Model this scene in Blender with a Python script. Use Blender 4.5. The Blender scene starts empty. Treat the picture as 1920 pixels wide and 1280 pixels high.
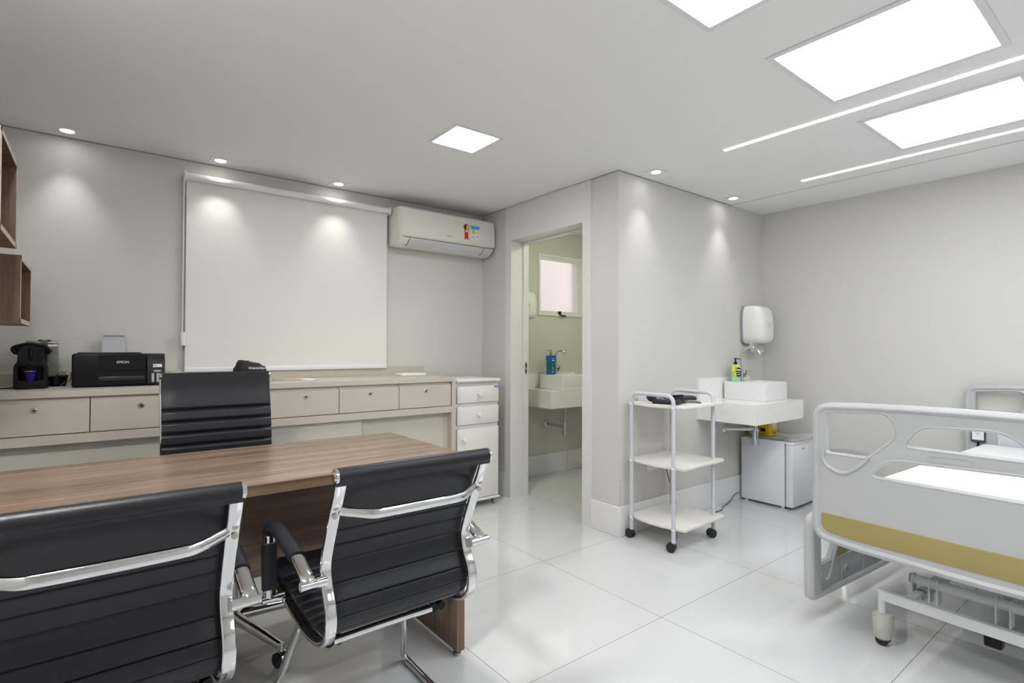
import bpy, bmesh, math, random
from mathutils import Vector, Matrix, Quaternion
random.seed(7)
R = math.radians
scene = bpy.context.scene
col = scene.collection

# ---------------------------------------------------------------- camera
cam_d = bpy.data.cameras.new('camera'); cam = bpy.data.objects.new('camera', cam_d); col.objects.link(cam)
yaw, pit, rol = R(38.0326), R(.8133), R(.1751)
F_ = Vector((math.sin(yaw)*math.cos(pit), math.cos(yaw)*math.cos(pit), math.sin(pit)))
r_ = Vector((math.cos(yaw), -math.sin(yaw), 0)); u_ = r_.cross(F_)
Rr = math.cos(rol)*r_ + math.sin(rol)*u_; Uu = Rr.cross(F_)
M = Matrix((Rr, Uu, -F_)).transposed().to_4x4(); M.translation = Vector((0, 0, 1.19))
cam.matrix_world = M
cam_d.sensor_width = 36; cam_d.lens = 1001.64/1920*36; cam_d.clip_start = .02
scene.camera = cam
scene.view_settings.view_transform = 'Standard'; scene.view_settings.look = 'None'
scene.view_settings.gamma = 1; scene.view_settings.exposure = 0.80
try: scene.view_settings.use_curve_mapping = False
except Exception: pass

# ---------------------------------------------------------------- world (daylight outside the bathroom window)
w = bpy.data.worlds.new('daylight'); scene.world = w; w.use_nodes = True
w.node_tree.nodes['Background'].inputs[0].default_value = (.97, .98, 1, 1)
w.node_tree.nodes['Background'].inputs[1].default_value = .95

# light levels
L_PANEL = 4.95; L_SMALL = 26.0; L_LED = 5.0; L_SPOT = 6.0; L_BATH = 20.0

ZC = 2.34                      # ceiling height
# ---------------------------------------------------------------- materials
def nt(name):
    m = bpy.data.materials.new(name); m.use_nodes = True
    n = m.node_tree.nodes; l = m.node_tree.links
    return m, n, l, n['Principled BSDF']
def mat(name, c, rough=.5, metal=0, spec=.5, noise=0, nscale=40, bump=0, bscale=200, coat=0, emit=None, es=0, trans=0, alpha=1, ior=1.45):
    m, n, l, b = nt(name)
    b.inputs['Base Color'].default_value = (*c, 1); b.inputs['Roughness'].default_value = rough
    b.inputs['Metallic'].default_value = metal; b.inputs['Specular IOR Level'].default_value = spec
    b.inputs['Coat Weight'].default_value = coat; b.inputs['Coat Roughness'].default_value = .08
    b.inputs['Transmission Weight'].default_value = trans; b.inputs['IOR'].default_value = ior
    b.inputs['Alpha'].default_value = alpha
    if emit: b.inputs['Emission Color'].default_value = (*emit, 1); b.inputs['Emission Strength'].default_value = es
    tc = n.new('ShaderNodeTexCoord')
    if noise:
        t = n.new('ShaderNodeTexNoise'); t.inputs['Scale'].default_value = nscale; t.inputs['Detail'].default_value = 4
        l.new(tc.outputs['Object'], t.inputs['Vector'])
        r = n.new('ShaderNodeMapRange'); r.inputs['To Min'].default_value = 1-noise; r.inputs['To Max'].default_value = 1+noise
        l.new(t.outputs['Fac'], r.inputs['Value'])
        v = n.new('ShaderNodeVectorMath'); v.operation = 'SCALE'; v.inputs[0].default_value = c
        l.new(r.outputs[0], v.inputs['Scale']); l.new(v.outputs[0], b.inputs['Base Color'])
    if bump:
        t = n.new('ShaderNodeTexNoise'); t.inputs['Scale'].default_value = bscale; t.inputs['Detail'].default_value = 3
        l.new(tc.outputs['Object'], t.inputs['Vector'])
        bp = n.new('ShaderNodeBump'); bp.inputs['Strength'].default_value = bump; bp.inputs['Distance'].default_value = .002
        l.new(t.outputs['Fac'], bp.inputs['Height']); l.new(bp.outputs[0], b.inputs['Normal'])
    return m
def glow(name, c, s):
    m, n, l, b = nt(name)
    b.inputs['Base Color'].default_value = (.8, .8, .8, 1)
    b.inputs['Emission Color'].default_value = (*c, 1); b.inputs['Emission Strength'].default_value = s
    return m
def wood(name, c1, c2, c3, axis='X', rough=.32, scale=1.0):
    m, n, l, b = nt(name)
    tc = n.new('ShaderNodeTexCoord'); mp = n.new('ShaderNodeMapping')
    s = {'X': (.7, 9, 9), 'Y': (9, .7, 9), 'Z': (9, 9, .7)}[axis]
    mp.inputs['Scale'].default_value = tuple(k*scale for k in s)
    l.new(tc.outputs['Object'], mp.inputs['Vector'])
    n1 = n.new('ShaderNodeTexNoise'); n1.inputs['Scale'].default_value = 1.6; n1.inputs['Detail'].default_value = 6; n1.inputs['Distortion'].default_value = .7
    l.new(mp.outputs[0], n1.inputs['Vector'])
    mp2 = n.new('ShaderNodeMapping'); mp2.inputs['Scale'].default_value = tuple(k*scale*(.5 if k < 1 else 3.2) for k in s)
    l.new(tc.outputs['Object'], mp2.inputs['Vector'])
    n2 = n.new('ShaderNodeTexNoise'); n2.inputs['Scale'].default_value = 4; n2.inputs['Detail'].default_value = 8; n2.inputs['Roughness'].default_value = .7
    l.new(mp2.outputs[0], n2.inputs['Vector'])
    mx = n.new('ShaderNodeMath'); mx.operation = 'MULTIPLY_ADD'; mx.inputs[1].default_value = .45
    l.new(n2.outputs['Fac'], mx.inputs[0])
    s1 = n.new('ShaderNodeMath'); s1.operation = 'MULTIPLY'; s1.inputs[1].default_value = .6
    l.new(n1.outputs['Fac'], s1.inputs[0]); l.new(s1.outputs[0], mx.inputs[2])
    cr = n.new('ShaderNodeValToRGB'); e = cr.color_ramp.elements
    e[0].position = .38; e[0].color = (*c1, 1); e[1].position = .64; e[1].color = (*c3, 1)
    k = e.new(.51); k.color = (*c2, 1)
    l.new(mx.outputs[0], cr.inputs[0]); l.new(cr.outputs[0], b.inputs['Base Color'])
    b.inputs['Roughness'].default_value = rough
    bp = n.new('ShaderNodeBump'); bp.inputs['Strength'].default_value = .08; bp.inputs['Distance'].default_value = .001
    l.new(n2.outputs['Fac'], bp.inputs['Height']); l.new(bp.outputs[0], b.inputs['Normal'])
    return m

M_ceil = mat('ceiling paint', (.87, .87, .87), .9, spec=.2)
M_wall = mat('wall paint greige', (.655, .645, .615), .75, spec=.25, noise=.01, nscale=2)
M_case = mat('white lacquer casing', (.74, .735, .72), .35)
M_base = mat('white baseboard', (.82, .82, .82), .25)
M_lam = mat('beige laminate', (.54, .49, .43), .42, noise=.02, nscale=90)
M_lam2 = mat('beige laminate door', (.56, .525, .465), .45, noise=.02, nscale=90)
M_dark = mat('dark gap', (.03, .027, .024), .8)
M_white = mat('white lacquer', (.80, .79, .76), .35)
M_plast = mat('white plastic', (.82, .82, .81), .3)
M_acw = mat('warm white plastic', (.74, .725, .67), .22, spec=.6)
M_acl = mat('cool grey louver', (.62, .63, .65), .35)
M_black = mat('black plastic', (.009, .009, .011), .35, spec=.22)
M_blackg = mat('black gloss plastic', (.005, .005, .007), .1, spec=.3)
M_leather = mat('black leather', (.0125, .013, .0175), .40, bump=.15, bscale=260, spec=.42)
M_chrome = mat('chrome', (.66, .665, .68), .07, metal=1)
M_steel = mat('brushed steel', (.62, .62, .62), .28, metal=1)
M_screw = mat('screw steel', (.5, .47, .42), .3, metal=1)
M_fabric = mat('blind fabric', (.80, .79, .755), .85, noise=.015, nscale=300, spec=.2)
M_greyplas = mat('light grey powder coat', (.60, .61, .66), .35)
M_shelf = mat('white melamine shelf', (.82, .80, .76), .3)
M_bed = mat('moulded pale bed plastic', (.50, .51, .515), .34)  # white plastic greyed so its colour carries the footboard's shade
M_bedlow = mat('pale grey bed enamel', (.70, .72, .73), .3)
M_yellow = mat('ochre insert', (.37, .30, .115), .45)
M_sheet = mat('white bed sheet', (.88, .88, .90), .9, bump=.2, bscale=30)
M_ceram = mat('white ceramic', (.84, .84, .85), .08, coat=.6)
M_quartz = mat('white composite stone', (.86, .855, .84), .16)
M_fridge = mat('white fridge enamel', (.80, .82, .87), .3)
M_casterg = mat('grey green caster housing', (.50, .51, .46), .4)
M_rubber = mat('black rubber', (.02, .02, .022), .5)
M_greyrub = mat('grey wheel', (.35, .34, .32), .5)
M_paper = mat('paper', (.86, .86, .86), .8)
M_kraft = mat('kraft envelope', (.62, .42, .22), .8)
M_wood = wood('walnut desk top', (.128, .080, .052), (.205, .137, .094), (.295, .212, .155), 'X', .26)
M_woodz = wood('walnut upright', (.085, .05, .032), (.15, .09, .06), (.22, .14, .095), 'Z', .35)
M_woodp = wood('walnut panel', (.125, .082, .058), (.195, .13, .094), (.30, .205, .155), 'X', .38)
M_woode = wood('walnut edge', (.11, .07, .042), (.17, .11, .068), (.24, .16, .10), 'X', .35)
M_edge = mat('pale edge banding', (.62, .54, .45), .4)
M_tank = mat('silver grey plastic', (.20, .195, .185), .28, metal=.3)
M_purple = mat('purple metallic', (.045, .01, .33), .22, metal=.7)
M_lavgrey = mat('grey flap plastic', (.42, .42, .46), .35)
M_towel = mat('grey back plate', (.30, .28, .33), .5)
M_blue = mat('blue shampoo plastic', (.0, .11, .42), .2, coat=.3)
M_teal = mat('teal shampoo plastic', (.0, .13, .17), .2, coat=.3)
M_gold = mat('gold pump', (.55, .33, .05), .25, metal=.8)
M_green = mat('green soap', (.38, .66, .42), .12, coat=.5)
M_lime = mat('lime label', (.42, .62, .08), .4)
M_yel2 = mat('yellow label', (.80, .75, .05), .4)
M_boxy = mat('bright yellow card', (.78, .66, .01), .5)
M_red = mat('red label', (.70, .03, .03), .45)
M_skyb = mat('blue label', (.05, .36, .72), .45)
M_grn = mat('green label', (.10, .45, .08), .45)
M_org = mat('orange label', (.85, .35, .06), .45)
M_text = mat('white print', (.85, .85, .85), .5)
M_gtext = mat('grey print', (.30, .30, .32), .5)
M_btext = mat('black print', (.02, .02, .02), .5)
M_clear = mat('ink tank', (.42, .45, .52), .2)
M_nylon = mat('black nylon', (.018, .018, .018), .7, bump=.3, bscale=120)
M_cuff = mat('dark navy rubber', (.022, .022, .03), .6)
M_pink = mat('pinkish render', (.72, .655, .625), .9)
E_panel = glow('lit panel', (.93, .962, 1.0), L_PANEL)
E_small = glow('lit small panel', (1, .99, .97), L_SMALL)
E_fill = glow('added fill panel above desk', (1, .985, .955), 88)  # strong emission for the added fill panel over the desk
E_led = glow('lit strip', (1, .98, .90), L_LED)
E_spot = glow('lit lamp', (1, .99, .96), 14)

def floor_mat():
    m, n, l, b = nt('polished white porcelain tile')
    tc = n.new('ShaderNodeTexCoord'); sp = n.new('ShaderNodeSeparateXYZ'); l.new(tc.outputs['Object'], sp.inputs[0])
    outs = []
    for ax, off, pitch in (('X', 2.0, .819), ('Y', 1.473, .7925)):
        a = n.new('ShaderNodeMath'); a.operation = 'SUBTRACT'; a.inputs[1].default_value = off-40*pitch-pitch/2; l.new(sp.outputs[ax], a.inputs[0])
        d = n.new('ShaderNodeMath'); d.operation = 'DIVIDE'; d.inputs[1].default_value = pitch; l.new(a.outputs[0], d.inputs[0])
        f = n.new('ShaderNodeMath'); f.operation = 'FRACT'; l.new(d.outputs[0], f.inputs[0])
        s = n.new('ShaderNodeMath'); s.operation = 'SUBTRACT'; s.inputs[1].default_value = .5; l.new(f.outputs[0], s.inputs[0])
        ab = n.new('ShaderNodeMath'); ab.operation = 'ABSOLUTE'; l.new(s.outputs[0], ab.inputs[0])
        lt = n.new('ShaderNodeMath'); lt.operation = 'LESS_THAN'; lt.inputs[1].default_value = .0014/pitch; l.new(ab.outputs[0], lt.inputs[0])
        outs.append(lt)
    mx = n.new('ShaderNodeMath'); mx.operation = 'MAXIMUM'; l.new(outs[0].outputs[0], mx.inputs[0]); l.new(outs[1].outputs[0], mx.inputs[1])
    mc = n.new('ShaderNodeMix'); mc.data_type = 'RGBA'; mc.inputs['A'].default_value = (.675, .68, .69, 1); mc.inputs['B'].default_value = (.22, .20, .18, 1)
    l.new(mx.outputs[0], mc.inputs['Factor']); l.new(mc.outputs['Result'], b.inputs['Base Color'])
    mr = n.new('ShaderNodeMapRange'); mr.inputs['To Min'].default_value = .04; mr.inputs['To Max'].default_value = .8
    l.new(mx.outputs[0], mr.inputs['Value']); l.new(mr.outputs[0], b.inputs['Roughness'])
    nz = n.new('ShaderNodeTexNoise'); nz.inputs['Scale'].default_value = 2.5; l.new(tc.outputs['Object'], nz.inputs['Vector'])
    bp = n.new('ShaderNodeBump'); bp.inputs['Strength'].default_value = .02; bp.inputs['Distance'].default_value = .02
    l.new(nz.outputs['Fac'], bp.inputs['Height']); l.new(bp.outputs[0], b.inputs['Normal'])
    b.inputs['Specular IOR Level'].default_value = .5; b.inputs['Coat Weight'].default_value = .35; b.inputs['Coat Roughness'].default_value = .02
    return m
M_floor = floor_mat()

# ---------------------------------------------------------------- mesh helpers
def NB(): return bmesh.new()
def box(bm, x0, x1, y0, y1, z0, z1, bev=0, seg=2):
    r = bmesh.ops.create_cube(bm, size=1)
    vs = r['verts']
    for v in vs:
        v.co = Vector(((x0+x1)/2+v.co.x*(x1-x0), (y0+y1)/2+v.co.y*(y1-y0), (z0+z1)/2+v.co.z*(z1-z0)))
    if bev:
        es = list({e for v in vs for e in v.link_edges})
        bmesh.ops.bevel(bm, geom=es, offset=bev, segments=seg, profile=.5, affect='EDGES')
    return bm
def ring(bm, pts): return [bm.verts.new(p) for p in pts]
def skin(bm, a, b, closed=True):
    n = len(a)
    for i in range(n if closed else n-1):
        j = (i+1) % n
        try: bm.faces.new((a[i], a[j], b[j], b[i]))
        except ValueError: pass
def cyl(bm, p, q, r, n=20, r2=None):
    p, q = Vector(p), Vector(q); r2 = r if r2 is None else r2
    t = (q-p).normalized(); a = t.orthogonal().normalized(); b = t.cross(a)
    A = ring(bm, [p+(a*math.cos(2*math.pi*i/n)+b*math.sin(2*math.pi*i/n))*r for i in range(n)])
    B = ring(bm, [q+(a*math.cos(2*math.pi*i/n)+b*math.sin(2*math.pi*i/n))*r2 for i in range(n)])
    skin(bm, A, B); bm.faces.new(A[::-1]); bm.faces.new(B)
    return bm
def cat(pts, k=6, closed=False):
    P = [Vector(p) for p in pts]; n = len(P); out = []
    rng = range(n if closed else n-1)
    for i in rng:
        if closed: p0, p1, p2, p3 = P[i-1], P[i], P[(i+1) % n], P[(i+2) % n]
        else: p0, p1, p2, p3 = P[max(i-1, 0)], P[i], P[i+1], P[min(i+2, n-1)]
        for s in range(k):
            t = s/k
            out.append(.5*((2*p1)+(-p0+p2)*t+(2*p0-5*p1+4*p2-p3)*t*t+(-p0+3*p1-3*p2+p3)*t**3))
    if not closed: out.append(P[-1])
    return out
def sweep(bm, path, sec, side=None, closed=False, scale=None):
    """sec = [(s,n)] in the side / normal frame"""
    P = [Vector(p) for p in path]; n = len(P); rings = []; prev = None
    for i, p in enumerate(P):
        a = P[i-1] if (i > 0 or closed) else P[i]; b = P[(i+1) % n] if (i < n-1 or closed) else P[i]
        t = (b-a).normalized()
        if side is not None: s = Vector(side)
        else:
            s = t.orthogonal().normalized() if prev is None else prev
        s = (s-t*s.dot(t)).normalized(); prev = s
        nn = t.cross(s); k = scale(i/(n-1)) if scale else 1
        rings.append(ring(bm, [p+s*x*k+nn*y*k for x, y in sec]))
    for i in range(n-1): skin(bm, rings[i], rings[i+1])
    if closed: skin(bm, rings[-1], rings[0])
    else:
        bm.faces.new(rings[0][::-1]); bm.faces.new(rings[-1])
    return bm
def circ(r, n=14, ry=None):
    ry = r if ry is None else ry
    return [(r*math.cos(2*math.pi*i/n), ry*math.sin(2*math.pi*i/n)) for i in range(n)]
def rrect(w, h, r, k=4):
    o = []
    for cx, cy, a0 in ((w/2-r, h/2-r, 0), (-w/2+r, h/2-r, 90), (-w/2+r, -h/2+r, 180), (w/2-r, -h/2+r, 270)):
        for i in range(k+1):
            a = R(a0+90*i/k); o.append((cx+r*math.cos(a), cy+r*math.sin(a)))
    return o
def tube(bm, pts, r, n=14, k=6, ry=None, side=None, closed=False, smooth=True):
    path = cat(pts, k, closed) if smooth else [Vector(p) for p in pts]
    return sweep(bm, path, circ(r, n, ry), side, closed)
def lathe(bm, prof, n=32, c=(0, 0, 0), sx=1, sy=1):
    rs = []
    for r, z in prof:
        rs.append(ring(bm, [Vector((c[0]+max(r, .0001)*sx*math.cos(2*math.pi*i/n), c[1]+max(r, .0001)*sy*math.sin(2*math.pi*i/n), c[2]+z)) for i in range(n)]))
    for i in range(len(rs)-1): skin(bm, rs[i], rs[i+1])
    bm.faces.new(rs[0][::-1]); bm.faces.new(rs[-1])
    return bm
def prism(bm, poly, f, d0, d1):
    """poly 2-D list, f(u,v,d)->Vector"""
    A = ring(bm, [f(u, v, d0) for u, v in poly]); B = ring(bm, [f(u, v, d1) for u, v in poly])
    skin(bm, A, B); bm.faces.new(A[::-1]); bm.faces.new(B); return bm
def quadmesh(bm, grid):
    V = [[bm.verts.new(p) for p in row] for row in grid]
    for i in range(len(V)-1):
        for j in range(len(V[0])-1): bm.faces.new((V[i][j], V[i][j+1], V[i+1][j+1], V[i+1][j]))
    return V
def wloc(o):
    v = Vector((0, 0, 0))
    while o is not None: v += o.location; o = o.parent
    return v
def finish(me, mt, smooth, ang=35):
    if mt is not None:
        for x in (mt if isinstance(mt, (list, tuple)) else [mt]): me.materials.append(x)
    if smooth:
        for p in me.polygons: p.use_smooth = True
        me.set_sharp_from_angle(angle=R(ang))
def obj(name, bm, mt, parent=None, local=False, smooth=True, kind=None, label=None, ang=35):
    bmesh.ops.recalc_face_normals(bm, faces=bm.faces[:])
    if parent is not None and not local: bmesh.ops.translate(bm, vec=-wloc(parent), verts=bm.verts[:])
    me = bpy.data.meshes.new(name); bm.to_mesh(me); bm.free()
    finish(me, mt, smooth, ang)
    o = bpy.data.objects.new(name, me); col.objects.link(o)
    if parent is not None: o.parent = parent
    if kind: o['kind'] = kind
    if label: o['label'] = label
    return o
def center(o):
    """move a top-level mesh's origin to its base centre"""
    me = o.data; xs = [v.co for v in me.vertices]
    c = Vector(((min(v.x for v in xs)+max(v.x for v in xs))/2, (min(v.y for v in xs)+max(v.y for v in xs))/2, min(v.z for v in xs)))
    me.transform(Matrix.Translation(-c)); o.location = c
    return o
def thing(name, label, catg, loc=(0, 0, 0), rz=0, group=None):
    o = bpy.data.objects.new(name, None); col.objects.link(o); o.empty_display_size = .1
    o.location = loc; o.rotation_euler = (0, 0, rz); o['label'] = label; o['category'] = catg
    if group: o['group'] = group
    return o
def tag(o, label, catg, group=None):
    o['label'] = label; o['category'] = catg
    if group: o['group'] = group
    return center(o)
def dup(root, loc, rz=None, label=None):
    r = root.copy(); col.objects.link(r); r.location = loc
    if rz is not None: r.rotation_euler = (0, 0, rz)
    if label: r['label'] = label
    for ch in list(root.children):
        c = ch.copy(); col.objects.link(c); c.parent = r
        for g in list(ch.children):
            d = g.copy(); col.objects.link(d); d.parent = c
    return r
def text(name, s, size, mt, parent, origin, ux, uz, extr=.0004, squeeze=1, align='CENTER', local=False):
    """flat lettering at origin; ux = reading direction, uz = up direction"""
    cu = bpy.data.curves.new(name, 'FONT'); cu.body = s; cu.size = size; cu.extrude = extr; cu.align_x = align; cu.align_y = 'CENTER'
    tmp = bpy.data.objects.new(name+'_tmp', cu); col.objects.link(tmp)
    dg = bpy.context.evaluated_depsgraph_get(); me = bpy.data.meshes.new_from_object(tmp.evaluated_get(dg))
    bpy.data.objects.remove(tmp); bpy.data.curves.remove(cu)
    ux, uz = Vector(ux).normalized(), Vector(uz).normalized(); nn = ux.cross(uz)
    T = Matrix((ux*squeeze, uz, nn)).transposed().to_4x4(); T.translation = Vector(origin)
    me.transform(T)
    if parent is not None and not local: me.transform(Matrix.Translation(-wloc(parent)))
    me.name = name; finish(me, mt, False)
    o = bpy.data.objects.new(name, me); col.objects.link(o)
    if parent is not None: o.parent = parent
    return o
def round_poly(pts, rad, k=5):
    """2-D polygon with per-corner radius"""
    n = len(pts); out = []
    for i in range(n):
        p = Vector(pts[i][:2]); a = Vector(pts[i-1][:2]); b = Vector(pts[(i+1) % n][:2])
        r = pts[i][2] if len(pts[i]) > 2 else rad
        da, db = (a-p), (b-p); la, lb = da.length, db.length; da.normalize(); db.normalize()
        d = min(r, la*.49, lb*.49)
        p0, p2 = p+da*d, p+db*d
        for j in range(k+1):
            t = j/k; out.append(tuple((1-t)**2*p0+2*t*(1-t)*p+t*t*p2))
    return out
def plate(outer, holes, depth, bevel=0, seg=3):
    """mesh (u,v in x,y, depth along z, centred) with holes"""
    cu = bpy.data.curves.new('plate', 'CURVE'); cu.dimensions = '2D'; cu.fill_mode = 'BOTH'; cu.extrude = depth/2-bevel; cu.bevel_depth = bevel; cu.bevel_resolution = seg
    cu.offset = -bevel if bevel else 0
    for poly in [outer]+holes:
        s = cu.splines.new('POLY'); s.points.add(len(poly)-1); s.use_cyclic_u = True
        for i, p in enumerate(poly): s.points[i].co = (p[0], p[1], 0, 1)
    tmp = bpy.data.objects.new('plate_tmp', cu); col.objects.link(tmp)
    dg = bpy.context.evaluated_depsgraph_get(); me = bpy.data.meshes.new_from_object(tmp.evaluated_get(dg))
    bpy.data.objects.remove(tmp); bpy.data.curves.remove(cu)
    bm = bmesh.new(); bm.from_mesh(me); bpy.data.meshes.remove(me)
    bmesh.ops.remove_doubles(bm, verts=bm.verts[:], dist=.0002)
    return bm
def remap(bm, f):
    for v in bm.verts: v.co = f(v.co)
    return bm

# ================================================================ SETTING
def struct(name, bm, m, smooth=False): return obj(name, bm, m, smooth=smooth, kind='structure')
XL, XR, YB, YF, XP, YS = -.56, 4.475, 3.79, -1.6, 2.638, 2.267   # left, right, back, front, door wall, sink wall
YBB = 3.845; XBR = 4.475
struct('floor', box(NB(), XL-.1, XR+.1, YF-.1, YBB+.1, -.1, 0), M_floor)
b = box(NB(), XL-.1, XR+.1, YF-.1, YBB+.1, ZC, ZC+.1); struct('ceiling', b, M_ceil)
struct('wall_back', box(NB(), XL-.1, XP+.002, YB, YB+.1, 0, ZC), M_wall)
struct('wall_left', box(NB(), XL-.1, XL, YF, YB, 0, ZC), M_wall)
struct('wall_front', box(NB(), XL-.1, XR+.1, YF-.1, YF, 0, ZC), M_wall)
struct('wall_right', box(NB(), XR, XR+.1, YF, YBB+.1, 0, ZC), M_wall)
struct('wall_sink', box(NB(), XP, XR, YS, YS+.12, 0, ZC), M_wall)
b = NB(); box(b, XP, 2.80, 3.385, YBB, 0, ZC); box(b, XP, 2.80, YS+.12, 2.569, 0, ZC); box(b, XP, 2.80, 2.569, 3.385, 2.07, ZC)
struct('wall_partition', b, M_wall)
# bathroom back wall with a window opening
wx0, wx1, wz0, wz1 = 3.318, 3.90, 1.513, 2.103
b = NB(); box(b, 2.80, wx0, YBB, YBB+.14, 0, ZC); box(b, wx1, XR, YBB, YBB+.14, 0, ZC); box(b, wx0, wx1, YBB, YBB+.14, 0, wz0); box(b, wx0, wx1, YBB, YBB+.14, wz1, ZC)
struct('wall_bathroom', b, M_wall)
b = NB(); box(b, 4.02, 4.06, YS+.12, YBB, 0, ZC); struct('wall_bathroom_side', b, M_wall)
# door casing: full height flat white panel around the opening plus jamb lining
b = NB()
box(b, XP-.012, XP+.001, 3.373, 3.447, 0, ZC-.004); box(b, XP-.012, XP+.001, 2.502, 2.579, 0, ZC-.004); box(b, XP-.0115, XP+.001, 2.579, 3.373, 2.06, ZC-.0045)
box(b, XP+.001, 2.75, 3.373, 3.386, 0, 2.071); box(b, XP+.001, 2.75, 2.568, 2.579, 0, 2.071); box(b, XP+.001, 2.75, 2.579, 3.373, 2.06, 2.071)
box(b, 2.75, 2.803, 3.3625, 3.3865, 0, 2.0715); box(b, 2.75, 2.803, 2.5675, 2.579, 0, 2.0715); box(b, 2.75, 2.803, 2.579, 3.3625, 2.05, 2.0715)
door = struct('door_1', b, M_case)
b = NB(); box(b, 2.765, 2.785, 3.3595, 3.3635, .985, 1.085); obj('strike_plate', b, M_steel, door)
b = NB(); box(b, 2.770, 2.780, 3.3588, 3.3600, 1.045, 1.07); box(b, 2.770, 2.780, 3.3588, 3.3600, 1.0, 1.025); obj('strike_hole', b, M_dark, door)
# baseboards
def baseb(name, x0, x1, y0, y1, h=.19): struct(name, box(NB(), x0, x1, y0, y1, 0, h, .003, 1), M_base)
baseb('baseboard_back', XL, XP, YB-.012, YB); baseb('baseboard_left', XL, XL+.012, YF, YB)
baseb('baseboard_partition', XP-.012, XP, 3.447, YB-.012); baseb('baseboard_column', XP-.012, XP, YS-.012, 2.502)
baseb('baseboard_sink', XP, XR, YS-.012, YS); baseb('baseboard_right', XR-.012, XR, YF, YS-.012)
b = box(NB(), 2.80, 3.70, YBB-.012, YBB, 0, .19, .002, 1); box(b, 3.704, 4.02, YBB-.012, YBB, 0, .19, .002, 1); struct('baseboard_bathroom', b, M_base)
baseb('baseboard_bathroom_side', 4.008, 4.02, YS+.12, YBB-.012)
# shadow gap along the ceiling edge, groove near the right wall
b = NB(); g = .006
box(b, XL, XP, YB-g, YB, ZC-.005, ZC+.001); box(b, XP-g, XP, YS-.002, YB, ZC-.005, ZC+.001); box(b, XP-g, 3.98, YS-g, YS, ZC-.005, ZC+.001)
box(b, XL, XL+g, YF, YB, ZC-.01, ZC+.001)
struct('trim_1', b, mat('shadow gap', (.36, .35, .33), .9))
struct('trim_2', box(NB(), 3.978, 3.984, YF, YS, ZC-.0015, ZC+.001), mat('ceiling joint', (.42, .42, .43), .9))

# bathroom window
win = bpy.data.objects.new('window_1', None); col.objects.link(win); win.location = ((wx0+wx1)/2, YBB, wz0); win['kind'] = 'structure'
b = NB(); t = .024
for dy0, dy1, ins in ((-.012, .05, 0),):
    box(b, wx0, wx1, YBB+dy0, YBB+dy1, wz0, wz0+t, .002, 1); box(b, wx0, wx1, YBB+dy0, YBB+dy1, wz1-t, wz1, .002, 1)
    box(b, wx0, wx0+t, YBB+dy0+.0005, YBB+dy1, wz0+t-.003, wz1-t+.003); box(b, wx1-t, wx1, YBB+dy0+.0005, YBB+dy1, wz0+t-.003, wz1-t+.003)
obj('window_frame', b, mat('white aluminium', (.82, .83, .82), .35), win)
b = NB(); a0, a1, c0, c1 = wx0+.022, wx1-.022, wz0+.022, wz1-.022; t2 = .03
box(b, a0, a1, YBB, YBB+.03, c0, c0+.026, .002, 1); box(b, a0, a1, YBB, YBB+.03, c1-t2, c1, .002, 1)
box(b, a0, a0+.006, YBB+.0005, YBB+.03, c0+.023, c1-.027); box(b, a1-.028, a1, YBB+.0005, YBB+.03, c0+.023, c1-.027)
obj('sash', b, mat('white sash', (.80, .81, .80), .35), win)
b = NB(); box(b, a0, a1, YBB+.012, YBB+.016, c0, c1)
mg, n, l, bb = nt('frosted glass'); bb.inputs['Base Color'].default_value = (.98, .95, .94, 1); bb.inputs['Transmission Weight'].default_value = 1; bb.inputs['Roughness'].default_value = .45; bb.inputs['IOR'].default_value = 1.2
obj('window_pane', b, mg, win)
b = NB(); box(b, 3.578, 3.60, YBB-.028, YBB+.002, 1.525, 1.56, .003, 1); box(b, 3.59, 3.66, YBB-.035, YBB-.02, 1.512, 1.524, .003, 1)
obj('window_latch', b, M_black, win)
# neighbour's wall outside the window
struct('wall_outside', box(NB(), 2.2, 5.6, YBB+1.1, YBB+1.2, 0, 3.2), M_pink)

# ================================================================ CEILING LIGHTS
def flat_panel(name, label, x0, x1, y0, y1, lit, e, group, frame_z=.006):
    t = thing(name, label, 'ceiling light', ((x0+x1)/2, (y0+y1)/2, ZC-frame_z), group=group)
    b = NB(); d = lit
    box(b, x0, x1, y0, y0+d, ZC-frame_z, ZC, .0015, 1); box(b, x0, x1, y1-d, y1, ZC-frame_z, ZC, .0015, 1)
    box(b, x0, x0+d, y0+d, y1-d, ZC-frame_z, ZC, .0015, 1); box(b, x1-d, x1, y0+d, y1-d, ZC-frame_z, ZC, .0015, 1)
    obj('frame', b, mat('panel frame', (.78, .78, .80), .45), t)
    p = round_poly([(x0+d, y0+d), (x1-d, y0+d), (x1-d, y1-d), (x0+d, y1-d)], .006)
    obj('diffuser', prism(NB(), p, lambda u, v, q: Vector((u, v, q)), ZC-.004, ZC-.001), e, t)
    return t
G = 'recessed square light panels'
flat_panel('ceiling_light', 'large square light panel mostly cut off by the top edge', 1.11, 1.735, .45, 1.076, .024, E_panel, G)
flat_panel('ceiling_light', 'largest looking square ceiling light, left of the near light strip', 2.071, 2.696, .412, 1.036, .026, E_panel, G)
flat_panel('ceiling_light', 'square ceiling light between the two long light strips', 3.012, 3.632, .415, 1.038, .026, E_panel, G)
flat_panel('ceiling_light', 'small square light panel alone in the middle of the ceiling, before the air conditioner', 1.443, 1.748, 2.312, 2.612, .020, E_small, None, .004)
for i, (px_, py_) in enumerate(((1.11, -.92), (2.071, -.92), (3.012, -.92))):  # unseen row of panels added as fill light for the room
    flat_panel('ceiling_light', ('added square fill light behind the camera, left one of its row', 'added square fill light behind the camera, middle one of its row', 'added square fill light behind the camera, right one of its row')[i], px_, px_+.625, py_, py_+.625, .026, E_panel, G)
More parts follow.
